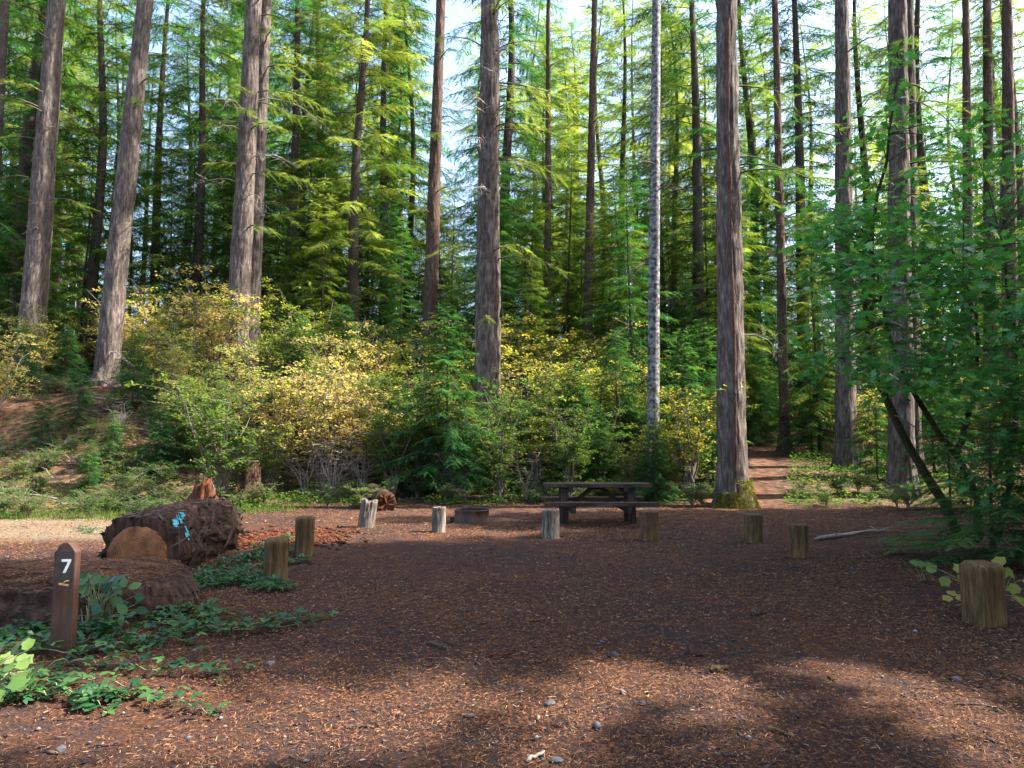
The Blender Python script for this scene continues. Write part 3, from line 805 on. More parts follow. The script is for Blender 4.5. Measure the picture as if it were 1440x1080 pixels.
G_M = 'vine maples turning colour on the sunlit bank'
for px, D, k, sc in ((330, 21, 0, 1.0), (390, 20.5, 1, .95), (455, 20, 2, 1.0), (262, 22.5, 0, .8), (500, 21, 1, .8), (-8, 21, 2, .8), (45, 26, 1, .8), (290, 24.5, 2, 1.1), (725, 25, 0, 1.0), (790, 27, 1, 1.05), (600, 26, 2, .9), (660, 23, 1, .7), (180, 27, 1, .8), (850, 28, 0, 1.), (430, 23, 0, 1.1)):
    put(px, D, vmaple[k], sc, 'vine_maple', 'yellow and orange vine maple @', G_M, 'shrub', parts=('stems', 'leaves'))
for px, D, k, sc in ((190, 29, 1, 1.3), (235, 27, 0, 1.25), (300, 28.5, 1, 1.45), (390, 25, 2, 1.35), (440, 27, 0, 1.5), (500, 25, 1, 1.4), (545, 27, 0, 1.5), (590, 29, 2, 1.6), (650, 27.5, 1, 1.5), (730, 28, 0, 1.7), (775, 30, 2, 1.7), (830, 29.5, 1, 1.6), (880, 28, 0, 1.4), (350, 30, 0, 1.6)):
    put(px, D, vmaple_tall[k], sc, 'vine_maple', 'tall pale vine maple @', G_M, 'shrub', parts=('stems', 'leaves'))
G_B = 'leafy green shrubs along the forest edge'
for px, D, k, sc in ((560, 23, 1, 1.35), (590, 24.5, 2, 1.5), (650, 22, 3, 1.1), (715, 22.5, 0, 1.3), (745, 23.5, 1, 1.5), (780, 22, 2, 1.2), (815, 24, 3, 1.6), (850, 25, 1, 1.5), (890, 25.5, 2, 1.5), (940, 24, 3, 1.2), (525, 22.5, 3, 1.3), (480, 22, 2, 1.2), (410, 22, 3, 1.25), (755, 20.8, 3, .9)):
    put(px, D, bush[k], sc, 'hazel_shrub', 'leafy green and yellow shrub @', G_B, 'shrub', parts=('stems', 'leaves'))
n = 0
while n < 40:
    px = R.uniform(215, 1010); D = R.uniform(19, 26) - (1.8 if px < 350 else 0); p = gx(px, D)
    if px < 240 and R.random() < .6: continue
    if not free(p.x, p.y, .75): continue
    put(px, D, bush[R.randrange(4)], R.uniform(.6, 1.35), 'hazel_shrub', 'leafy green and yellow shrub @', G_B, 'shrub', parts=('stems', 'leaves')); n += 1
n = 0
while n < 75:
    px = R.uniform(-60, 1500); D = R.uniform(26, 50); p = gx(px, D)
    if (p.x < -8.5 and D < 31) or not free(p.x, p.y, .9) or (abs(px - 1105) < 45 and D < 34): continue
    kk = R.random()
    if kk < .35: put(px, D, vmaple[R.randrange(3)], R.uniform(.7, 1.3), 'vine_maple', 'yellow deep-forest maple @', G_M, 'shrub', parts=('stems', 'leaves'))
    else: put(px, D, bush[R.randrange(4)], R.uniform(1.0, 1.9), 'hazel_shrub', 'tall deep-forest shrub @', G_B, 'shrub', parts=('stems', 'leaves'))
    n += 1
for px, D, sc in ((470, 19.2, 1.0), (430, 19.5, .8), (510, 20, .9), (330, 19.8, .8), (640, 19.4, .7), (740, 19.5, .7), (170, 20.5, .6)):
    put(px, D, deadb[R.randrange(2)], sc, 'bare_shrub', 'leafless bleached shrub tangled in the forest edge', 'bare shrubs in the thicket', 'shrub', parts=('stems',))
for px, D, sc in ((322, 17.6, .75), (340, 17.3, .6), (362, 17.7, .75), (375, 18.2, .8), (305, 18, .8)):
    put(px, D, lowb[R.randrange(2)], sc, 'low_shrub', 'knee-high leafy shrub growing round the sawn grey stump', 'low shrubs round the stump', 'shrub', parts=('stems', 'leaves'))
for i in range(60):
    px = R.uniform(-20, 235); D = R.uniform(17.2, 26)
    put(px, D, (lowb + [sapl[1][1:], sapl[3][1:]])[R.choice([0, 0, 1, 1, 1])], R.uniform(.35, 1.0), 'low_shrub', 'scattered small shrub on the sunlit left slope', 'small shrubs on the slope', 'shrub', parts=('stems', 'leaves'))
n = 0
while n < 60:
    px = R.uniform(-20, 1300); D = R.uniform(17.2, 20.5)
    if px < 200 and R.random() < .5: continue
    D = D - (2 if px < 300 else 0); p = gx(px, D)
    if 560 < px < 960 and D < 18.2 or 1035 < px < 1120 or not free(p.x, p.y, .4): continue
    put(px, D, lowb[R.randrange(2)], R.uniform(.4, .95), 'low_shrub', 'knee-high leafy shrub @', 'low shrubs edging the clearing', 'shrub', parts=('stems', 'leaves')); n += 1

# ------------------------------------------------------------------ trees beside and behind the viewpoint that shade the clearing
SH = 'firs ringing the clearing beyond the picture'
for x, y, k, sc in ((12, 2.4, 0, .84), (14.5, 7.1, 1, .86), (15.5, 10.2, 0, .9), (12, -2.2, 1, .85), (11, -6, 0, .9), (17.5, 16.3, 0, .72), (23, 15.6, 1, .95), (18.5, 12.8, 0, .74),
                    (18, 8.8, 1, .9), (18.8, 11.2, 0, .9), (16, 1.3, 0, .86), (16.5, -3, 1, .85), (15.8, 14.2, 1, .62),
                    (20, 2.45, 1, .98), (20, 7.3, 0, .98), (20.5, 10.4, 1, .9), (20, -2, 0, .95), (21.5, 13.4, 0, .8),
                    (25, 2.25, 1, 1.0), (25, 7.8, 0, 1.05), (26, 11.2, 1, .95), (30, 1.9, 0, 1.15), (30, 7.4, 1, 1.1), (27, 15.5, 0, .85)):
    placed.append((x, y))
    plant_tree('fir_tree', 'fir ringing the clearing on its near side', shade_fir[k], (x, y, hz(x, y) - .05), x * 1.7 + y, sc, SH)
for x, y, k, sc in ((-12, -9, 2, 1), (-5, -13, 1, 1), (-17, 1, 0, .6), (3, -14, 0, .9)):
    plant_tree('fir_tree', 'fir ringing the clearing on its near side', firs[k], (x, y, hz(x, y) - .05), x * 1.7 + y, sc, SH)

# ------------------------------------------------------------------ arching maple on the right
def arching_maple():
    rg = np.random.default_rng(77)
    base = gx(1352, 11.5)
    th = thing('maple_tree', 'big-leaved green maple arching over mossy stems beside the clearing', 'tree', base)
    def loc(px, py, D): p = at(px, py, D) - base; return np.array(p)
    stems = [[(1352, 770, 11.5), (1345, 735, 11.5), (1312, 680, 11.3), (1275, 620, 11.1), (1243, 560, 10.9), (1222, 500, 10.8), (1214, 440, 10.6), (1224, 330, 10.4), (1245, 220, 10.2), (1262, 110, 10.1)],
             [(1372, 768, 11.6), (1378, 700, 11.5), (1345, 640, 11.3), (1300, 580, 11.0), (1262, 510, 10.6), (1240, 440, 10.2), (1235, 380, 9.9)],
             [(1400, 766, 11.4), (1420, 680, 11.0), (1430, 560, 10.4), (1425, 440, 9.9), (1405, 330, 9.6)],
             [(1345, 640, 11.3), (1370, 560, 10.8), (1375, 470, 10.2), (1355, 380, 9.8)],
             [(1430, 640, 10.6), (1475, 540, 9.8), (1490, 430, 9.2), (1470, 350, 9.0)]]
    P = []
    for si, s in enumerate(stems):
        pts = np.array([loc(*q) for q in s]); k = np.linspace(0, len(pts) - 1, 26)
        sm = np.stack([np.interp(k, np.arange(len(pts)), pts[:, c]) for c in range(3)], 1)
        for _ in range(3): sm[1:-1] = (sm[:-2] + 2 * sm[1:-1] + sm[2:]) / 4
        sm[1:] += rg.normal(0, .012, sm[1:].shape)
        W = Tubes(10); W.add(sm, np.linspace((.085, .07, .06, .05, .045)[si], .012, 26) * rg.uniform(.9, 1.1, 26))
        link('stem', W.mesh('maple_stem', 'bark_moss'), th); P.append(sm)
    allp = np.concatenate([p[10:] for p in P])
    # leaf layers: (px, py, D, spread px, n)
    T = []; W = Tubes(4)
    def layer(px, py, D, wpx, hpx, n):
        c = loc(px, py, D)
        j = np.argmin(np.linalg.norm(allp - c + np.array([0, 0, .2]), axis=1)); s = allp[j]
        m = (s + c) / 2 + np.array([0, 0, .15])
        u = np.linspace(0, 1, 8)[:, None]
        W.add((1 - u) ** 2 * s + 2 * u * (1 - u) * m + u * u * c, np.linspace(.012, .004, 8))
        sx = wpx / FPX * D
        for i in range(n):
            q = c + np.array([rg.normal(0, .5) * sx, rg.normal(0, .45) * sx * .9, rg.normal(0, .5) * hpx / FPX * D - .05])
            if i % 4 == 0: W.add(np.stack([c, (c + q) / 2 + rg.normal(0, .03, 3), q]), [.004, .003, .002], 3)
            T.append(q)
    spots = [(1265, 85, 10.1, 30, 26, 14), (1245, 165, 10.1, 40, 24, 16), (1215, 300, 10.2, 45, 24, 18), (1190, 330, 10.2, 45, 20, 16), (1258, 130, 10.1, 30, 24, 16), (1235, 195, 10.2, 45, 24, 22), (1225, 245, 10.3, 50, 22, 24), (1290, 190, 10.4, 40, 22, 12), (1205, 225, 10.2, 30, 18, 12)]
    for i in range(34): spots.append((rg.uniform(1130, 1330), rg.uniform(280, 400), rg.uniform(9.6, 11), 55, 22, 20))
    for i in range(62): spots.append((rg.uniform(1200, 1500), rg.uniform(330, 560), rg.uniform(8.4, 10.8), 60, 24, 26))
    for i in range(26): spots.append((rg.uniform(1290, 1500), rg.uniform(150, 340), rg.uniform(9, 10.8), 50, 22, 12))
    for i in range(14): spots.append((rg.uniform(1130, 1240), rg.uniform(400, 530), rg.uniform(9.8, 11), 38, 18, 14))
    for i in range(16): spots.append((rg.uniform(1330, 1500), rg.uniform(540, 680), rg.uniform(8.8, 10.4), 45, 20, 14))
    for s in spots: layer(*s[:5], int(s[5] * 1.6))
    link('twigs', W.mesh('maple_twigs', 'twig'), th)
    out = maple_outline(7, 1.0, .62)
    metas = [leaf_mesh('maple_leaf_%d' % i, out, 'maple', t, .3, .06) for i, t in enumerate((.1, .3, .45, .6, .75, .9))]
    T = np.array(T); dist = np.linalg.norm(T + np.array(base) - np.array([0, 0, EYE]), axis=1)
    proj = FPX * (T + np.array(base))[:, 0] / (T + np.array(base))[:, 1] + CX
    order = np.argsort(dist + np.where(proj > 1440, 50, 0))
    tri_v = []; tri_t = []
    ov = np.array([(0, .42, 0)] + [(x, y, .3 * x * x + .06 * abs(x)) for x, y in out]); nO = len(out)
    fan = np.array([[0, 1 + i, 1 + (i + 1) % nO] for i in range(nO)])
    for rank, idx in enumerate(order):
        q = T[idx]; sz = rg.uniform(.12, .2)
        rot = (rg.normal(-.35, .42), rg.normal(0, .4), rg.uniform(0, 6.28))
        if rank < 300:
            link('leaf', metas[int(np.clip(rg.normal(2.2, 1.4), 0, 5))], th, q, rot, (sz,) * 3)
        else:
            mtx = np.array(Matrix.Rotation(rot[2], 3, 'Z') @ Matrix.Rotation(rot[1], 3, 'Y') @ Matrix.Rotation(rot[0], 3, 'X'))
            v = (ov * sz) @ mtx.T + q
            tri_v.append(v); tri_t.append(np.full(len(v), np.clip(rg.normal(.42, .22), 0, 1)))
    nv = len(ov); F = np.concatenate([fan + i * nv for i in range(len(tri_v))])
    o = link('leaves', mesh_np('maple_leaves', np.concatenate(tri_v), F, 'maple', np.concatenate(tri_t)), th); o['kind'] = 'stuff'
arching_maple()

# ------------------------------------------------------------------ bollards
def round_post(name, r, H, material, seed, chamfer=.0, square=0., amp=.006, top_rough=.0, split=0., sides=48):
    rg = np.random.default_rng(seed)
    zs = list(np.linspace(-.15, H - chamfer, 22)) + ([H] if chamfer else [])
    a = np.arange(sides) * 2 * PI / sides
    V = []
    for zi, z in enumerate(zs):
        q = (np.abs(np.cos(a)) ** 22 + np.abs(np.sin(a)) ** 22) ** (-1 / 22)
        rr = r * (1 - square + square * q * .94)
        P = np.stack([np.cos(a) * r * 28, np.sin(a) * r * 28, np.full(sides, z * 2.2)], 1)
        rr = rr + amp * 2 * (vnoise(P, seed) - .5) + amp * 1.5 * (vnoise(P * 2.3, seed + 5) - .5)
        if split:
            for k in range(3):
                rr = rr - split * np.exp(-((((a - (seed * 1.3 + k * 2.2) + .25 * math.sin(z * 9 + k) + PI) % (2 * PI)) - PI) / .13) ** 2) * (.3 + .7 * z / H)
        if chamfer and zi == len(zs) - 1: rr = rr - chamfer * 1.1
        zz = np.full(sides, z)
        if top_rough and z > .5 * H: zz = zz + top_rough * (vnoise(np.stack([np.cos(a) * 2.2, np.sin(a) * 2.2, a * 0 + seed], 1), seed) - .5) * 2 * (z / H - .5) * 2
        V.append(np.stack([rr * np.cos(a), rr * np.sin(a), zz], 1))
    m = len(zs); k = sides
    V = np.concatenate(V); i = np.arange(m - 1)[:, None] * k + np.arange(k)[None]; j = np.arange(m - 1)[:, None] * k + (np.arange(k)[None] + 1) % k
    F = np.stack([i, j, j + k, i + k], -1).reshape(-1, 4)
    last = V[-k:]
    ring2 = last * np.array([.5, .5, 1]) + np.array([0, 0, -.5 * top_rough]); cen = ring2.mean(0)[None] - np.array([[0, 0, .3 * top_rough]])
    n0 = len(V); V = np.concatenate([V, ring2, cen])
    q = np.arange(k); b0 = n0 - k
    F2 = np.stack([b0 + q, b0 + (q + 1) % k, n0 + (q + 1) % k, n0 + q], -1)
    F3 = np.stack([n0 + q, n0 + (q + 1) % k, np.full(k, n0 + k)], -1)
    me = mesh_np(name, V, [np.concatenate([F, F2]), F3], material, None, True)
    me.polygons.foreach_set('use_smooth', np.concatenate([np.ones(len(F), bool), np.zeros(len(F2) + len(F3), bool)]))
    return me
def bollard(px, py, wpx, hpx, label, material, seed, lean=(0, 0), rz=0., nm='wooden_bollard', **kw):
    p = gp(px, py); s = p.y / FPX
    o = link(nm, round_post('bollard', wpx * s / 2, hpx * s, material, seed, **kw), None, (p.x, p.y + wpx * s * .5, p.z), (lean[0], lean[1], rz))
    return tag(o, label, 'bollard', 'low wooden posts bounding the clearing')
bollard(512, 743, 23, 37, 'pale bleached split stump post leaning near the fallen log end', 'grey_wood', 2, (0, .13), amp=.014, top_rough=.04, split=.035, nm='stump_post')
bollard(616, 749, 19, 35, 'narrow grey split post in front of the fire ring', 'grey_wood', 5, amp=.008, top_rough=.015, split=.022)
bollard(775, 757, 24, 39, 'grey weathered post before the picnic table bench, near its left leg', 'grey_wood', 7, amp=.010, top_rough=.012, split=.025)
bollard(916, 760, 26, 40, 'streaky tan post before the picnic table, near its right leg', 'post_wood', 9, amp=.006, split=.008)
bollard(1065, 763, 26, 39, 'dark brown short post in front of the mossy-footed fir', 'post_wood', 11, amp=.005)
bollard(1129, 785, 27, 45, 'brown round post beside the fallen pale branch', 'post_wood', 13, amp=.004, chamfer=.012)
bollard(1399, 884, 42, 86, 'broad square chamfered post among yellow leaves', 'post_wood_big', 15, rz=.2, chamfer=.04, square=1.0, amp=.0025, sides=96)
bollard(382, 820, 33, 60, 'chamfered tan post half hidden by fern near the blue-marked log', 'post_wood', 17, rz=.5, chamfer=.03, square=.35, amp=.004)
bollard(424, 784, 26, 56, 'tall stained tan post behind the fern-side post', 'post_wood', 19, rz=.2, chamfer=.02, square=.25, amp=.005)

# ------------------------------------------------------------------ number post
def number_post():
    p = gp(88, 922); th = thing('number_post', 'brown wooden campsite marker post with white number seven', 'marker post', p, .12)
    w, d, H = .150, .085, .82
    c = .03
    V = []
    for (x, z) in ((-w / 2, -.2), (w / 2, -.2), (w / 2, H - .075), (w / 2 - .035, H - .02), (w / 2 - .06, H), (-w / 2 + .06, H), (-w / 2 + .035, H - .02), (-w / 2, H - .075)):
        V.append((x, -d / 2, z))
    n = len(V); V += [(x, d / 2, z) for x, _, z in V]
    F = [tuple(range(n)), tuple(range(2 * n - 1, n - 1, -1))] + [(i, i + n, (i + 1) % n + n, (i + 1) % n) for i in range(n)]
    me = poly_mesh('post_body', V, F, 'brown_post'); b = link('post_body', me, th)
    bv = b.modifiers.new('bevel', 'BEVEL'); bv.width = .006; bv.segments = 2
    pl = link('sign_plate', box('sign_plate', .128, .006, .215, 'sign', .002), th, (.003, -d / 2 - .003, H - .275))
    s = [(-.028, .098), (.036, .098), (.036, .082), (.002, 0), (-.018, 0), (.016, .080), (-.028, .080)]
    V = [(x, -.002, z) for x, z in s] + [(x, .0, z) for x, z in s]; n = len(s)
    F = [tuple(range(n)), tuple(range(2 * n - 1, n - 1, -1))] + [(i, i + n, (i + 1) % n + n, (i + 1) % n) for i in range(n)]
    dg = link('number', poly_mesh('number', V, F, 'white'), pl, (.008, -.0045, .055)); dg['label'] = 'white digit 7'
    sc = round_post('screw', .006, .004, 'screw', 1, amp=0, sides=10)
    for x, z in ((-.05, .195), (.05, .195), (-.05, .02), (.05, .02), (-.022, .205), (.022, .205)):
        k = link('screw', box('screw', .009, .005, .009, 'screw', .002, False), pl, (x, -.005, z))
    cl = link('clip', box('clip', .07, .012, .014, 'brass', .003, False), th, (.004, -d / 2 - .007, H - .305), (0, .18, 0))
    W = Tubes(6); W.add([(0, -.004, .004), (.004, -.012, .02), (.014, -.01, .03), (.034, -.006, .034)], [.004] * 4)
    link('clip_hook', W.mesh('clip_hook', 'brass'), cl)
number_post()

# ------------------------------------------------------------------ logs
def log_mesh(name, p0, p1, r0, r1, material, seed, amp=.05, sides=72, nl=70, flat=None, cap=True, squash=1.0, fa=7., taper=0.):
    p0, p1 = np.array(p0, float), np.array(p1, float); d = unit(p1 - p0); L = np.linalg.norm(p1 - p0)
    u = unit(np.cross([0, 0, 1.], d)); w = np.cross(d, u)
    s = np.linspace(0, 1, nl); a = np.arange(sides) * 2 * PI / sides
    S, A = np.meshgrid(s, a, indexing='ij'); RR = r0 + (r1 - r0) * S
    P = np.stack([(np.cos(A) * RR * fa).ravel(), (np.sin(A) * RR * fa).ravel(), (S * L * 2.6).ravel()], 1)
    n = (1 - np.abs(2 * vnoise(P, seed) - 1)).reshape(S.shape); m = vnoise(P * 2.7, seed + 1).reshape(S.shape); lo = vnoise(P * .3, seed + 2).reshape(S.shape)
    rr = RR + amp * (n - .5) + amp * .5 * (m - .5) + amp * 2.0 * (lo - .5)
    if taper: rr = rr * (1 - .75 * np.clip((S - 1 + taper) / taper, 0, 1) ** 2.2)
    X = rr * np.cos(A); Y = rr * np.sin(A) * squash
    if flat is not None: Y = np.where(Y > flat, flat + (Y - flat) * .35, Y)
    V = p0 + d * (S * L)[..., None] + u * X[..., None] + w * Y[..., None]
    V = V.reshape(-1, 3); k = sides; mm = nl
    i = np.arange(mm - 1)[:, None] * k + np.arange(k)[None]; j = np.arange(mm - 1)[:, None] * k + (np.arange(k)[None] + 1) % k
    F = [np.stack([i, j, j + k, i + k], -1).reshape(-1, 4)]
    if cap:
        n0 = len(V); V = np.concatenate([V, V[:k].mean(0)[None] + d * .05, V[-k:].mean(0)[None]])
        q = np.arange(k)
        F.append(np.concatenate([np.stack([q, np.full(k, n0), (q + 1) % k], -1), np.stack([(mm - 1) * k + q, (mm - 1) * k + (q + 1) % k, np.full(k, n0 + 1)], -1)]))
    return mesh_np(name, V, F, material, None, True), (p0, d, u, w, L)
M['log_bark'] = bark_mat('old_log_bark', (.014, .008, .006), (.052, .029, .021), (.12, .072, .052), .5, 1.0)
def bark_plates(owner, me, n, seed, zmin, material='log_bark', size=.03):
    rg = np.random.default_rng(seed); k = len(me.vertices); co = np.zeros(k * 3); no = np.zeros(k * 3)
    me.vertices.foreach_get('co', co); me.vertices.foreach_get('normal', no); co = co.reshape(-1, 3); no = no.reshape(-1, 3)
    ok = np.where(co[:, 2] > zmin)[0]; idx = ok[rg.integers(0, len(ok), n)]; P = co[idx] + rg.normal(0, .012, (n, 3)); Nn = no[idx]
    ax = np.tile(unit(_log_dir(co)), (n, 1)) + rg.normal(0, .35, (n, 3)); ax -= (ax * Nn).sum(1)[:, None] * Nn; ax /= np.linalg.norm(ax, axis=1)[:, None] + 1e-9
    sd = np.cross(Nn, ax); L = size * rg.lognormal(0, .5, n) * 2.6; Wd = size * rg.lognormal(0, .4, n) * .6; H = rg.uniform(.004, .016, n)
    A = P + ax * L[:, None]; B = P + sd * Wd[:, None]; C = P - ax * L[:, None]; D_ = P - sd * Wd[:, None]; T_ = P + Nn * H[:, None] + ax * (rg.uniform(-.5, .5, n) * L)[:, None] + sd * (rg.uniform(-.5, .5, n) * Wd)[:, None]
    V = np.stack([A, B, C, D_, T_], 1).reshape(-1, 3); F = (np.array([[0, 1, 4], [1, 2, 4], [2, 3, 4], [3, 0, 4]])[None] + np.arange(n)[:, None, None] * 5).reshape(-1, 3)
    o = link('bark_flakes', mesh_np('bark_flakes', V, F, M['flakes'], np.repeat(rg.uniform(0, .85, n), 5)), owner); o['kind'] = 'stuff'
def _log_dir(co):
    k = len(co) // 4; return co[-k:].mean(0) - co[:k].mean(0)
M['flakes'] = tinted('bark_flakes', [(0, (.012, .008, .007)), (.5, (.04, .026, .021)), (.85, (.085, .058, .046)), (1, (.15, .12, .10))], .95)
def cut_log():
    p0 = np.array([-4.44, 8.55, .25]); p1 = np.array([-4.48, 10.75, .32])
    th = thing('fallen_log', 'big sawn log with turquoise paint mark and orange cut face', 'log', (0, 0, 0))
    me, (o, d, u, w, L) = log_mesh('log_bark', p0, p1, .46, .46, 'log_bark', 31, .10, flat=.42)
    link('bark', me, th); bark_plates(th, me, 1000, 41, -.1)
    rg = np.random.default_rng(4); k = 40; a = np.arange(k) * 2 * PI / k
    rings = []
    for f in (1.0, .66, .33): rings.append(o - d * (.012 + .008 * rg.uniform(-1, 1, k))[:, None] + (u * np.cos(a)[:, None] + w * np.sin(a)[:, None] * .95) * (.345 * f * (1 + .03 * rg.uniform(-1, 1, k)))[:, None])
    V = np.concatenate(rings + [(o + d * .08 + (u * np.cos(a)[:, None] + w * np.sin(a)[:, None] * .95) * .35), (o - d * .012)[None]])
    q = np.arange(k); qn = (q + 1) % k
    F4 = np.concatenate([np.stack([q, qn, k + qn, k + q], -1), np.stack([k + q, k + qn, 2 * k + qn, 2 * k + q], -1), np.stack([3 * k + q, 3 * k + qn, qn, q], -1)])
    F3 = np.stack([2 * k + q, 2 * k + qn, np.full(k, 4 * k)], -1)
    f = link('cut_face', mesh_np('cut_face', V, [F4, F3], 'end_grain'), th); f['label'] = 'orange sawn end grain'
    # paint splotches follow the bark
    base = np.array([v.co[:] for v in me.vertices])[:72 * 70].reshape(70, 72, 3)
    cen = o + d * (np.linspace(0, 1, 70) * L)[:, None]
    V = []; F = []
    up = unit(np.array([.62, -.25, .75])); PA = int(np.argmax((base[6] - cen[6]) @ up)) - 3
    for i in range(2, 17):
        for lane in (0, 4):
            for j in (PA + lane - i // 5, PA + lane + 1 - i // 5):
                if rg.uniform() < .34 or (lane and i > 12): continue
                quad = []
                for (ii, jj) in ((i, j), (i + 1, j), (i + 1, j + 1), (i, j + 1)):
                    pnt = base[ii, jj]; nr = unit(pnt - cen[ii]); quad.append(pnt + nr * .018)
                n0 = len(V); V += quad; F.append((n0, n0 + 1, n0 + 2, n0 + 3))
    pm = link('paint_mark', poly_mesh('paint_mark', V, F, 'blue_paint'), th); pm['label'] = 'turquoise spray paint mark'; pm['kind'] = 'stuff'
cut_log()
me, _ = log_mesh('old_log', (-8.6, 6.75, -.02), (-3.05, 6.95, -.08), .82, .80, 'log_bark', 35, .16, 96, 140, flat=.34, squash=.85, taper=.14)
ol = link('old_log', me); bark_plates(ol, me, 2600, 43, -.1, size=.014)
tag(ol, 'huge half-buried old log topped with needles behind the number post', 'log')
me, _ = log_mesh('log_butt', (-2.98, 16.9, .17), (-3.6, 18.4, .3), .235, .24, 'log_bark', 37, .05, 40, 24, squash=.95)
lo = link('short_log', me); re_ = link('rotten_end', round_post('rotten_end', .20, .06, 'rot', 8, amp=.05, top_rough=.05, split=.05), lo, (-2.96, 16.86, .17)); re_.rotation_euler = Vector((.62, -1.5, 0)).to_track_quat('Z', 'Y').to_euler()
tag(lo, 'short rotten log end poking out of the undergrowth', 'log')
def stump(px, py, D, w, H, label, material='bark', seed=3):
    p = at(px, py, D); p.z = hz(p.x, p.y)
    r = w / FPX * D / 2
    th = thing('tree_stump', label, 'stump', p)
    link('bark', bark_trunk('stump', [(0, 0, -.3), (0, 0, H)], [r * 1.05, r * .92], material, seed, 48, .05, .05, .25), th)
    link('cut_top', round_post('cut_top', r * .9, .05, 'grey_wood', 4, amp=.01), th, (0, 0, H - .06))
stump(346, 668, 18.8, 37, .98, 'sawn grey stump in the undergrowth below the autumn maples', 'log_bark')
def spire():
    rg = np.random.default_rng(9); k = 40; a = np.arange(k) * 2 * PI / k; V = []
    prof = [(-.2, .62), (.1, .56), (.28, .42), (.42, .32), (.54, .25), (.64, .20), (.72, .16)]
    for z, r in prof:
        rr = r * (1 + .35 * (vnoise(np.stack([np.cos(a) * 2.5, np.sin(a) * 2.5, a * 0 + z * 2], 1), 6) - .5) + .30 * (vnoise(np.stack([np.cos(a) * 6, np.sin(a) * 6, a * 0 + z * 1.5], 1), 16) - .5) + .16 * rg.uniform(-1, 1, k) * (z > .1))
        V.append(np.stack([rr * np.cos(a) + .03 * z, rr * np.sin(a), z + (.05 * rg.uniform(-1, 1, k) + .45 * (vnoise(np.stack([np.cos(a) * 3, np.sin(a) * 3, a * 0 + 7], 1), 26) - .5) * (z / .8) ** 1.5) * (z > .2)], 1))
    V = np.concatenate(V + [np.array([[.03, 0, .74]])]); m = len(prof)
    i = np.arange(m - 1)[:, None] * k + np.arange(k)[None]; j = np.arange(m - 1)[:, None] * k + (np.arange(k)[None] + 1) % k
    F = np.stack([i, j, j + k, i + k], -1).reshape(-1, 4); q = np.arange(k)
    F3 = np.stack([(m - 1) * k + q, (m - 1) * k + (q + 1) % k, np.full(k, m * k)], -1)
    p = gx(288, 11.5)
    tag(link('rotten_stump', mesh_np('rotten_stump', V, [F, F3], 'rot'), None, p + Vector((0, 0, .18)), (0, 0, .6), (.8, .8, 1.0)), 'jagged red rotten stump spire behind the blue-marked log', 'stump')
spire()

# ------------------------------------------------------------------ picnic table
def table():
    p = gp(846, 741)
    th = thing('picnic_table', 'dark stained heavy timber picnic table with attached benches', 'picnic table', (p.x, p.y + .75, p.z))
    Lt = 2.12; zt = .72
    plank = box('top_plank', Lt, .235, .068, 'table_wood', .008)
    for i in range(3): link('top_plank', plank, th, (R.uniform(-.01, .01), -.245 + .245 * i, zt - .02 * 0))
    seat = box('seat_plank', Lt + .04, .255, .07, 'table_wood', .008)
    link('seat_plank', seat, th, (.01, -.69, .395)); link('seat_plank', seat, th, (-.01, .69, .395))
    leg = box('leg', .15, .13, zt + .1, 'table_leg', .008); cb = box('cross_beam', .10, 1.58, .13, 'table_leg', .006); tb = box('top_beam', .09, .74, .09, 'table_leg', .006)
    ft = box('foot', .14, .16, .46, 'table_leg', .006)
    for sx in (-1, 1):
        x = sx * .66
        for y in (-.22, .22): link('leg', leg, th, (x, y, -.1))
        link('cross_beam', cb, th, (x - sx * .127, 0, .262)); link('top_beam', tb, th, (x - sx * .122, 0, zt - .092))
    for sx in (-1, 1):
        a = Vector((sx * .10, 0, zt - .02)); b = Vector((sx * .50, 0, .34)); v = b - a
        o = link('brace', box('brace', .07, .09, v.length, 'table_leg', .005), th, a, v.to_track_quat('Z', 'Y').to_euler())
    link('brace_block', box('brace_block', .30, .10, .05, 'table_leg', .005), th, (0, 0, zt - .055))
table()

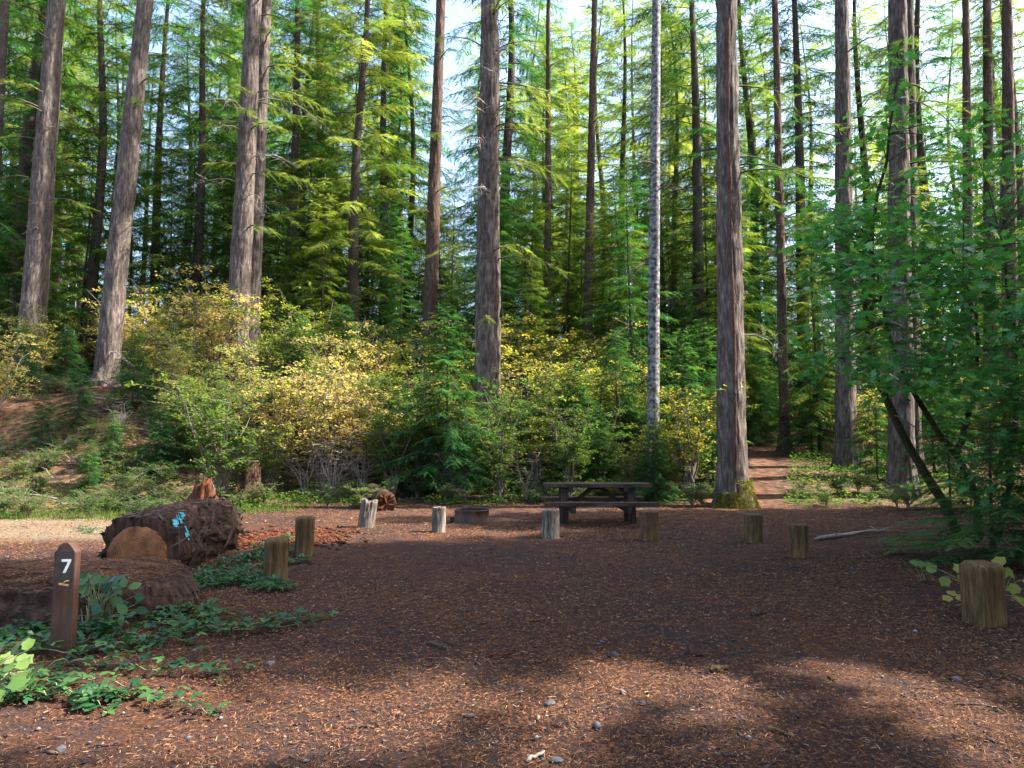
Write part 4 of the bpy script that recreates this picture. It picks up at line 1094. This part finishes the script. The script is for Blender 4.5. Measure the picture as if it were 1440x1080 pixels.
# ------------------------------------------------------------------ fire ring
def fire_ring():
    p = gp(662, 737); th = thing('fire_ring', 'low rusty steel fire ring with folded cooking grate', 'fire ring', (p.x, p.y + .36, p.z))
    k = 64; a = np.arange(k) * 2 * PI / k; V = []; r = .345
    for rr, z in ((r, -.05), (r + .004, .1), (r, .235), (r + .018, .24), (r + .018, .252), (r - .008, .252), (r - .008, -.05)):
        V.append(np.stack([rr * np.cos(a), rr * np.sin(a), np.full(k, z) + .004 * np.sin(3 * a)], 1))
    V = np.concatenate(V); i = np.arange(6)[:, None] * k + np.arange(k)[None]; j = np.arange(6)[:, None] * k + (np.arange(k)[None] + 1) % k
    link('liner', mesh_np('liner', np.concatenate([np.stack([rr * np.cos(a), rr * np.sin(a), np.full(k, z)], 1) for rr, z in ((r - .011, .245), (r - .011, .0))]), np.stack([np.arange(k), (np.arange(k) + 1) % k, (np.arange(k) + 1) % k + k, np.arange(k) + k], -1), 'char', None, True), th)
    link('ring', mesh_np('ring', V, np.stack([i, j, j + k, i + k], -1).reshape(-1, 4), 'rust', None, True), th)
    W = Tubes(6)
    for q in range(9): W.add([(-.24, -.2 + .05 * q, .262), (.04, -.2 + .05 * q, .262 + .05)], .006)
    W.add([(-.24, -.22, .262), (-.24, .22, .262)], .008); W.add([(.04, -.22, .312), (.04, .22, .312)], .008); W.add([(-.1, -.24, .285), (-.1, .24, .285)], .008)
    link('grate', W.mesh('grate', 'char'), th)
    rg = np.random.default_rng(8); V = [(0, 0, .09)] + [(.33 * math.cos(t), .33 * math.sin(t), .05 + .03 * rg.uniform()) for t in a[::2]]
    n = len(V) - 1; link('ash_bed', poly_mesh('ash_bed', V, [(0, 1 + i, 1 + (i + 1) % n) for i in range(n)], 'ash'), th)
    link('hinge_bracket', box('hinge_bracket', .08, .06, .12, 'char', .01), th, (-.39, -.02, -.02))
fire_ring()

# ------------------------------------------------------------------ low plants in front
def frond_fern(px, py, n, L, label, seed, D=None, mt='vine'):
    rg = np.random.default_rng(seed); p = gp(px, py); th = thing('fern', label, 'fern', p)
    for i in range(n):
        az = i * 6.28 / n + rg.uniform(-.3, .3); hd = np.array([math.cos(az), math.sin(az), 0]); l = L * rg.uniform(.7, 1.1)
        u = np.linspace(0, 1, 12); pts = hd * (u * l * .9)[:, None]; pts[:, 2] = l * (.75 * u - .6 * u ** 2)
        T = Tris(); sd = np.array([-hd[1], hd[0], 0])
        for k in range(2, 12):
            for s in (-1, 1):
                ln = l * .2 * math.sin(min(1, (k / 11) * .9 + .12) * PI) + .01; b = pts[k]; d = unit(pts[k] - pts[k - 1])
                T.add(np.stack([b - d * .013, b + d * .013, b + (sd * s + d * .35 + np.array([0, 0, -.12])) * ln]), np.full(3, rg.uniform(.2, .9)))
                T.add(np.stack([b + d * .013, b + d * .006 + (sd * s + d * .35) * ln * .55, b + (sd * s + d * .35 + np.array([0, 0, -.12])) * ln]), np.full(3, rg.uniform(.2, .9)))
        f = link('frond', T.mesh('frond', mt), th)
        W = Tubes(4); W.add(pts, np.linspace(.004, .0015, 12)); link('stalk', W.mesh('stalk', 'twig'), f)
frond_fern(384, 830, 9, .36, 'small bright green fern at the foot of the fern-side post', 2)
frond_fern(1178, 690, 9, .6, 'fern under the grey fir by the arching maple', 3)
frond_fern(225, 690, 10, .6, 'fern in grass behind the blue-marked log', 5)

lf = []
for i, t in enumerate((.2, .5, .8)):
    V = []; F = []
    for ang, s in ((0, 1.0), (1.15, .8), (-1.15, .8)):
        o = [(0, .1), (.22, .28), (.30, .52), (.2, .8), (0, 1.05), (-.2, .8), (-.30, .52), (-.22, .28)]
        c, sn = math.cos(ang), math.sin(ang); n0 = len(V)
        V.append((sn * .5 * s, c * .5 * s, -.03))
        for x, y in o: V.append(((x * c + y * sn) * s, (-x * sn + y * c) * s, .18 * abs(x) - .12 * y * y))
        F += [(n0, n0 + 1 + q, n0 + 1 + (q + 1) % 8) for q in range(8)]
    lf.append(mesh_np('bramble_leaf%d' % i, np.array(V), np.array(F), 'vine', np.full(len(V), t)))
def bramble(path, nl, label, seed, size=.06, rise=.05, spreadpx=0):
    rg = np.random.default_rng(seed)
    pts = np.array([np.array(gp(*q)) for q in path]); k = np.linspace(0, len(pts) - 1, 30)
    sm = np.stack([np.interp(k, np.arange(len(pts)), pts[:, c]) for c in range(3)], 1)
    for _ in range(3): sm[1:-1] = (sm[:-2] + 2 * sm[1:-1] + sm[2:]) / 4
    sm[:, 2] += rise * (.4 + .6 * np.sin(np.linspace(0, PI * 3, 30)) ** 2) + .012
    sm += rg.normal(0, .008, sm.shape)
    base = sm[0].copy(); th = thing('bramble_vine', label, 'vine', base, 0, 'bramble vines trailing over the clearing floor')
    W = Tubes(5); W.add(sm - base, np.linspace(.005, .0025, 30)); link('stem', W.mesh('vine_stem', 'vine_stem'), th)
    for i in range(int(nl * 1.7)):
        q = sm[rg.integers(0, 30)] - base + rg.normal(0, .06, 3) * np.array([1, 1, .4]) + np.array([0, 0, .02]); q[2] = max(q[2], .015 - base[2] + .0)
        link('leaf', lf[rg.integers(0, 3)], th, q, (rg.normal(.05, .25), rg.normal(0, .25), rg.uniform(0, 6.28)), (size * rg.uniform(.6, 1.3),) * 3)
M['vine_stem'] = plain('pale_vine_stem', (.2, .2, .1), .7)
BL = 'trailing bramble vine with small green leaves around the number post'
for i, (path, nl) in enumerate((([(-20, 950), (60, 955), (160, 968), (230, 990), (300, 1008)], 34), ([(0, 930), (110, 925), (200, 910), (268, 905)], 40), ([(70, 940), (150, 940), (220, 950), (325, 948)], 34),
        ([(120, 880), (180, 870), (260, 880), (340, 895), (420, 885)], 70), ([(110, 860), (170, 850), (240, 860), (300, 880)], 80), ([(200, 880), (260, 895), (320, 890), (455, 875)], 60),
        ([(0, 905), (50, 890), (110, 900), (170, 895)], 60), ([(230, 840), (270, 830), (330, 822), (380, 826)], 80), ([(260, 822), (320, 812), (360, 830), (400, 832)], 60), ([(0, 985), (60, 985), (130, 990), (175, 985)], 60), ([(-10, 965), (40, 968), (90, 975), (150, 1000)], 50), ([(180, 860), (230, 872), (280, 865), (330, 870)], 70))):
    bramble(path, nl, BL, 300 + i)
for i, (path, nl) in enumerate((([(340, 790), (380, 770), (410, 760)], 50), ([(350, 800), (400, 795), (440, 790)], 40), ([(200, 750), (130, 752), (110, 745)], 40))):
    bramble(path, nl, 'trailing bramble vine near the blue-marked log and tan posts', 330 + i, .06)
tl = [leaf_mesh('broad_leaf%d' % i, maple_outline(5, 1.0, .22), m_, t, .25, .08) for i, (m_, t) in enumerate((('yellow_leaf', .1), ('yellow_leaf', .5), ('yellow_leaf', .9), ('bright_leaf', .3), ('bright_leaf', .8)))]
def broad_plant(name, label, cat, px, py, D, leaves, size, kinds, seed):
    rg = np.random.default_rng(seed); b = gx(px, D); th = thing(name, label, cat, b); W = Tubes(4)
    for (lx, ly, dd) in leaves:
        q = np.array(at(lx, ly, dd) - b); q[2] = max(q[2], .03)
        root = np.array([rg.normal(0, .04), rg.normal(0, .04), 0]); md = (root + q) / 2 + np.array([0, 0, .06])
        W.add(np.stack([root, md, q]), [.004, .003, .002])
        link('leaf', tl[kinds[rg.integers(0, len(kinds))]], th, q, (Matrix.Rotation(rg.uniform(-.8, .8), 3, 'Z') @ Matrix.Rotation(rg.normal(.75, .25), 3, 'X') @ Matrix.Rotation(rg.uniform(0, 6.28), 3, 'Z')).to_euler(), (size * rg.uniform(.75, 1.2),) * 3)
    link('stems', W.mesh('stems', 'vine_stem'), th)
yl = [(1335, 812, 6.7), (1355, 815, 6.6), (1330, 832, 6.6), (1362, 830, 6.5), (1350, 845, 6.4), (1340, 840, 6.5), (1372, 800, 6.9), (1410, 796, 7.0), (1425, 806, 6.8), (1436, 815, 6.7), (1432, 838, 6.6), (1440, 850, 6.5), (1365, 822, 6.6), (1418, 798, 7.1), (1380, 795, 7.1), (1318, 800, 7.0), (1437, 828, 6.6), (1345, 805, 6.9)]
broad_plant('thimbleberry_plant', 'low yellowing broad-leaved plant behind the broad square post', 'plant', 1385, 850, 6.9, yl, .13, (0, 1, 1, 2), 5)
broad_plant('seedling', 'pair of big green leaves on bare duff under hemlock boughs', 'plant', 1285, 800, 8.2, [(1278, 788, 8.2), (1290, 796, 8.1), (1302, 803, 8.0)], .14, (0, 0, 3), 6)
rgp = np.random.default_rng(12)
bl = [(float(rgp.uniform(-25, 48)), float(rgp.uniform(915, 975)), float(rgp.uniform(4.3, 4.9))) for i in range(34)]
broad_plant('thimbleberry_plant', 'bright pale green broad-leaved plant in the sun near the number post', 'plant', 5, 960, 4.6, bl, .1, (3, 4, 4, 0), 7)
sl = [(float(rgp.uniform(108, 190)), float(rgp.uniform(808, 870)), float(rgp.uniform(5.9, 6.2))) for i in range(64)]
M_ = M['vine']; tlg = [leaf_mesh('salal%d' % i, [(0, 0), (.25, .2), (.34, .5), (.22, .8), (0, 1.05), (-.22, .8), (-.34, .5), (-.25, .2)], 'vine', t, .2, .08) for i, t in enumerate((.2, .5, .85))]
tl += tlg
broad_plant('salal_plant', 'dark green leafy plant growing against the half-buried old log', 'plant', 150, 860, 6.05, sl, .1, (5, 6, 7), 8)
def scatter_leaves(name, label, n, fn, size, material, seed, t=(0, 1), hmax=.3):
    rg = np.random.default_rng(seed); xy = fn(rg, n); n = len(xy)
    hh = hmax * rg.uniform(.1, 1, n) * n2(xy[:, 0], xy[:, 1], 1.3, seed)
    P = np.stack([xy[:, 0], xy[:, 1], h(xy[:, 0], xy[:, 1]) + hh + .02], 1)
    az = rg.uniform(0, 6.28, n); sz = size * rg.uniform(.6, 1.4, n)
    d = np.stack([np.cos(az), np.sin(az), rg.normal(.1, .35, n)], 1); s = np.stack([-np.sin(az), np.cos(az), rg.normal(0, .35, n)], 1)
    tip = P + d * sz[:, None]; mid = P + d * (sz * .45)[:, None]; up = np.array([0, 0, .1]) * sz[:, None]
    V = np.stack([P, tip, mid + s * (sz * .38)[:, None] + up, P, mid - s * (sz * .38)[:, None] + up, tip], 1)
    cl = n2(xy[:, 0], xy[:, 1], .8, seed + 3)
    T = Tris(); T.add(V, np.repeat(np.clip(t[0] + (t[1] - t[0]) * (.5 * cl + .5 * rg.uniform(0, 1, n)), 0, 1), 6))
    o = link(name, T.mesh(name, material)); o['kind'] = 'stuff'; o['label'] = label; o['category'] = 'ground cover'
def edge_xy(rg, n):
    x = rg.uniform(-17, 15, n * 3); y = rg.uniform(14.5, 27, n * 3)
    e = 18.0 - 2.6 * sstep(-3, -13, x) + 1.3 * (n2(x, y, .5, 31) - .5); k = (y > e - .5) & (n2(x, y, .7, 51) > .33)
    pr = np.abs(x - (5.2 + (y - 17) * .42)) < 1.2; k &= ~((y > 15) & pr) & ~((x > -2.5) & (x < 4.0) & (y < 17.8))
    k &= ~((x < -9.5) & (y > 17.8) & (n2(x, y, .4, 77) > .45))
    return np.stack([x[k], y[k]], 1)[:n]
scatter_leaves('ground_cover', 'low leafy green ground cover along the forest edge', 36000, edge_xy, .06, 'shrub', 61, (.0, .75), .5)
def near_xy(rg, n):
    x = rg.uniform(-9, -2.6, n * 4); y = rg.uniform(5.2, 11, n * 4)
    b1 = (x < -2.5) & (y > 7.9) & (y < 8.6) & (x > -3.9); b2 = (x > -3.75) & (x < -2.9) & (y > 8.6) & (y < 10.6) & (n2(x, y, 2, 9) > .45); b3 = (x < -2.7) & (y < 6.15) & (y > 5.3) & (n2(x, y, 1.5, 12) > .4)
    k = b1 | b2 | b3
    return np.stack([x[k], y[k]], 1)[:n]
scatter_leaves('ground_cover', 'small dark green creeping leaves between the logs and posts', 5200, near_xy, .055, 'vine', 63, (0, .8), .16)
def grass():
    rg = np.random.default_rng(71); n = 4200; x = rg.uniform(-14, -5, n * 2); y = rg.uniform(13.5, 18, n * 2); k = (n2(x, y, .6, 15) > .5) & (y > 15.0 - .4 * (x < -7)); x, y = x[k][:n], y[k][:n]; n = len(x)
    P = np.stack([x, y, h(x, y)], 1); L = rg.uniform(.05, .2, n); az = rg.uniform(0, 6.28, n); l = rg.uniform(.1, .6, n)
    d = np.stack([np.cos(az) * l, np.sin(az) * l, np.ones(n)], 1) * L[:, None]; s = np.stack([-np.sin(az), np.cos(az), 0 * az], 1) * .007
    T = Tris(); T.add(np.stack([P - s, P + s, P + d], 1), np.repeat(rg.uniform(.0, .55, n), 3))
    o = link('grass', T.mesh('grass', 'shrub')); o['kind'] = 'stuff'; o['label'] = 'tall green grass at the left edge of the clearing'; o['category'] = 'grass'
grass()

# ------------------------------------------------------------------ litter on the ground
def litter(n, seed):
    rg = np.random.default_rng(seed)
    y = 2.6 + 16 * rg.uniform(0, 1, n * 2) ** 1.6; x = rg.uniform(-.8, .8, n * 2) * y
    k = n2(x, y, .55, 5) * .45 + n2(x, y, 1.7, 7) * .33 + n2(x, y, 4.5, 6) * .22 + rg.uniform(-.17, .17, n * 2) > .455
    x, y = x[k][:n], y[k][:n]; n = len(x)
    P = np.stack([x, y, h(x, y) + .010 + .012 * rg.uniform(0, 1, n)], 1)
    az = rg.uniform(0, 6.28, n); L = rg.uniform(.012, .030, n) * (1 + .06 * y); d = np.stack([np.cos(az), np.sin(az), rg.normal(0, .22, n)], 1) * L[:, None]
    w = .0009 * (1 + .16 * y); s = np.stack([-np.sin(az), np.cos(az), rg.normal(0, .6, n)], 1) * w[:, None]
    md = P + d * .5 + s * rg.uniform(-2.5, 2.5, n)[:, None]
    V = np.stack([P - s, P + s, md + s, P - s, md + s, md - s, md - s, md + s, P + d], 1)
    T = Tris(); T.add(V, np.repeat(np.clip(rg.normal(.48, .22, n), 0, 1), 9))
    o = link('needle_litter', T.mesh('needle_litter', 'litter')); o['kind'] = 'stuff'; o['label'] = 'orange brown fallen needles strewn over the clearing'; o['category'] = 'litter'
litter(240000, 81)
def chips(name, label, n, seed, material, size, flat, tpow=1.0, cat='debris', region=None):
    rg = np.random.default_rng(seed)
    if region is None: y = 2.6 + 16.5 * rg.uniform(0, 1, n) ** 1.5; x = rg.uniform(-.8, .8, n) * y
    else: x, y = region(rg, n)
    base = np.array([[1, 0, 0], [0, 1, 0], [-1, 0, 0], [0, -1, 0], [0, 0, 1], [0, 0, -1.]])
    F = np.array([[0, 1, 4], [1, 2, 4], [2, 3, 4], [3, 0, 4], [1, 0, 5], [2, 1, 5], [3, 2, 5], [0, 3, 5]])
    sz = size * rg.lognormal(0, .45, n); B = base[None] * (1 + .35 * rg.uniform(-1, 1, (n, 6, 1))) * np.array(flat)
    az = rg.uniform(0, 6.28, n); c, s = np.cos(az), np.sin(az)
    X = B[..., 0] * c[:, None] - B[..., 1] * s[:, None]; Y = B[..., 0] * s[:, None] + B[..., 1] * c[:, None]
    V = np.stack([X, Y, B[..., 2]], -1) * sz[:, None, None] + np.stack([x, y, h(x, y) + .006 + sz * flat[2] * .4], 1)[:, None]
    FF = (F[None] + np.arange(n)[:, None, None] * 6).reshape(-1, 3)
    o = link(name, mesh_np(name, V.reshape(-1, 3), FF, material, np.repeat(rg.uniform(0, 1, n) ** tpow, 6))); o['kind'] = 'stuff'; o['label'] = label; o['category'] = cat
chips('gravel', 'small blue grey gravel scattered over the clearing', 3000, 83, 'pebble', .0085, (1.2, .9, .6), 1.4, 'gravel')
chips('bark_chips', 'small bark chips and twig bits scattered over the clearing', 5000, 85, 'debris', .008, (2.2, .5, .3), 1.5)
def heap(rg, n): return -3.75 + rg.normal(0, .42, n), 12.0 + rg.normal(0, .5, n)
chips('rotten_wood_crumbs', 'red rotten wood crumbs heaped beside the blue-marked log', 2600, 87, 'rot', .025, (1.6, .7, .5), 1.0, 'debris', heap)
def log_top(rg, n): return rg.uniform(-8.3, -3.4, n), 6.85 + rg.uniform(-.62, .62, n)
def topneedles():
    rg = np.random.default_rng(90); me = bpy.data.objects['old_log'].data
    co = np.zeros(len(me.vertices) * 3); me.vertices.foreach_get('co', co); co = co.reshape(-1, 3); co = co[co[:, 2] > .3]
    n = 42000; P = co[rg.integers(0, len(co), n)] + rg.normal(0, .025, (n, 3)) * np.array([1, 1, .12]) + np.array([0, 0, .012])
    az = rg.uniform(0, 6.28, n); d = np.stack([np.cos(az), np.sin(az), rg.normal(0, .15, n)], 1) * rg.uniform(.02, .05, n)[:, None]; s = np.stack([-np.sin(az), np.cos(az), 0 * az], 1) * .0045
    T = Tris(); T.add(np.stack([P - s, P + s, P + d], 1), np.repeat(np.clip(rg.normal(.4, .22, n), 0, 1), 3))
    o = link('needle_cover', T.mesh('needle_cover', 'litter'), bpy.data.objects['old_log']); o['kind'] = 'stuff'
topneedles()
def stick(path, r, label, material, seed, name='fallen_branch', cat='branch', group=None, side=0):
    rg = np.random.default_rng(seed); pts = np.array([np.array(gp(*q)) for q in path]); k = np.linspace(0, len(pts) - 1, 10)
    sm = np.stack([np.interp(k, np.arange(len(pts)), pts[:, c]) for c in range(3)], 1); sm[:, 2] += r * .9 + .006; sm += rg.normal(0, r * .35, sm.shape)
    b = sm[0].copy(); W = Tubes(7); W.add(sm - b, np.concatenate([[r * .3], np.linspace(r, r * .6, 8) * rg.uniform(.8, 1.2, 8), [r * .2]]))
    for i in range(side):
        p = sm[rg.integers(2, 9)] - b; e = p + np.append(rg.normal(0, .25, 2), abs(rg.normal(0, .1))); W.add(np.stack([p, (p + e) / 2 + rg.normal(0, .02, 3), e]), [r * .4, r * .3, r * .15])
    tag(link(name, W.mesh(name, material), None, b), label, cat, group)
stick([(1145, 762), (1175, 757), (1210, 752), (1250, 749)], .035, 'pale fallen branch lying between brown round post and hemlock boughs', 'dead', 1, side=6)
stick([(603, 910), (618, 913), (632, 919)], .016, 'dark curved stick on the open duff', 'bark_dark', 2)
stick([(685, 924), (705, 926), (724, 924)], .016, 'reddish splinter of rotten wood on the open duff', 'rot', 3, 'wood_splinter', 'wood piece')
stick([(738, 879), (755, 878), (769, 875)], .012, 'light tan straight stick on the open duff', 'post_wood', 4)
stick([(1000, 951), (1014, 949), (1027, 946)], .022, 'short brown chunk of broken branch on the duff', 'post_wood', 5, 'wood_chunk', 'wood piece')
stick([(1055, 867), (1068, 867), (1081, 867)], .022, 'dark stubby wood chunk on open duff', 'bark_dark', 6, 'wood_chunk', 'wood piece')
stick([(1080, 1032), (1100, 1038), (1120, 1044)], .010, 'sunlit flat tan sliver of wood', 'post_wood', 7, 'wood_splinter', 'wood piece')
stick([(742, 1073), (754, 1069), (766, 1062)], .012, 'bleached curved bark shard in shaded gravel', 'dead', 8, 'bark_shard', 'wood piece')
stick([(1340, 997), (1365, 998), (1400, 1002), (1418, 1008)], .009, 'long dark twig lying in duff toward the broad square post', 'bark_dark', 9)
stick([(128, 1052), (150, 1050), (178, 1047)], .008, 'thin reddish twig on shaded ground below the trailing vines', 'bark_red', 10)
stick([(484, 1026), (505, 1025), (528, 1024)], .010, 'flat purple-brown bark strip at the sun patch edge', 'bark_dark', 11, 'bark_strip', 'wood piece')
stick([(600, 690), (640, 672), (690, 650)], .02, 'bleached fallen limb in brush behind the fire ring', 'dead', 12, side=8)
for i in range(5): stick([(640 + 12 * i, 707 - i % 3), (665 + 14 * i, 704 + i % 2), (690 + 10 * i, 706 - i % 2)], .02, 'grey stick in the brush pile behind the fire ring', ('dead', 'bark_dark')[i % 2], 20 + i, group='brush pile sticks', side=4)
stick([(1208, 640), (1235, 662), (1255, 664)], .03, 'pale dead branch beside the grey fir at the rise', 'dead', 13, side=6)
rgs = np.random.default_rng(55)
def slope_stick(i):
    x = rgs.uniform(-16.5, -8.5); y = rgs.uniform(16.6, 25); L = rgs.uniform(.6, 2.2); a = rgs.uniform(-.6, .6) + PI * (rgs.uniform() < .5); r = rgs.uniform(.010, .03)
    u = np.linspace(0, 1, 9); px_ = x + np.cos(a) * L * u + np.cumsum(rgs.normal(0, .03, 9)); py_ = y + np.sin(a) * L * u + np.cumsum(rgs.normal(0, .03, 9))
    pts = np.stack([px_, py_, h(px_, py_) + r + .02 + abs(rgs.normal(0, .12)) * np.sin(u * PI * rgs.uniform(.5, 1))], 1); b = pts[0].copy()
    W = Tubes(5); W.add(pts - b, np.linspace(r, r * .4, 9))
    for _ in range(7):
        p = pts[rgs.integers(1, 9)] - b; e = p + np.array([rgs.normal(0, .3), rgs.normal(0, .3), abs(rgs.normal(0, .22))]); W.add(np.stack([p, (p + e) / 2 + rgs.normal(0, .03, 3), e]), [r * .4, r * .3, r * .15], 3)
    tag(link('fallen_branch', W.mesh('fallen_branch', ('dead', 'twig')[i % 3 == 0]), None, b), 'bleached fallen branch among debris on the sunlit left slope', 'branch', 'fallen branches on the slope')
for i in range(34): slope_stick(i)
def rock(px, py, s, label, material, seed):
    rg = np.random.default_rng(seed); import bmesh
    bm = bmesh.new(); bmesh.ops.create_icosphere(bm, subdivisions=2, radius=1)
    for v in bm.verts: v.co *= .75 + .5 * float(vnoise(np.array([[v.co.x * 1.4 + seed, v.co.y * 1.4, v.co.z * 1.4]]), seed)[0])
    me = bpy.data.meshes.new('rock'); bm.to_mesh(me); bm.free(); me.materials.append(M[material])
    p = gp(px, py); tag(link('stone', me, None, p + Vector((0, 0, s * .25)), (0, 0, rg.uniform(0, 6)), (s * 1.3, s, s * .6)), label, 'stone')
rock(262, 862, .045, 'pale rounded stone among bramble vines', 'stone_pale', 1)
rock(380, 936, .034, 'blue grey angular stone on shaded duff beyond the trailing vines', 'stone', 2)
rock(774, 995, .028, 'grey flat stone at the upper edge of the sun band', 'stone', 3)
rock(783, 1073, .03, 'blue grey stone beside the bleached bark shard', 'stone', 4)
rock(85, 1055, .025, 'bluish stone near the thin reddish twig', 'stone', 5)
rock(1345, 958, .03, 'small bluish stone near the long dark twig', 'stone', 6)
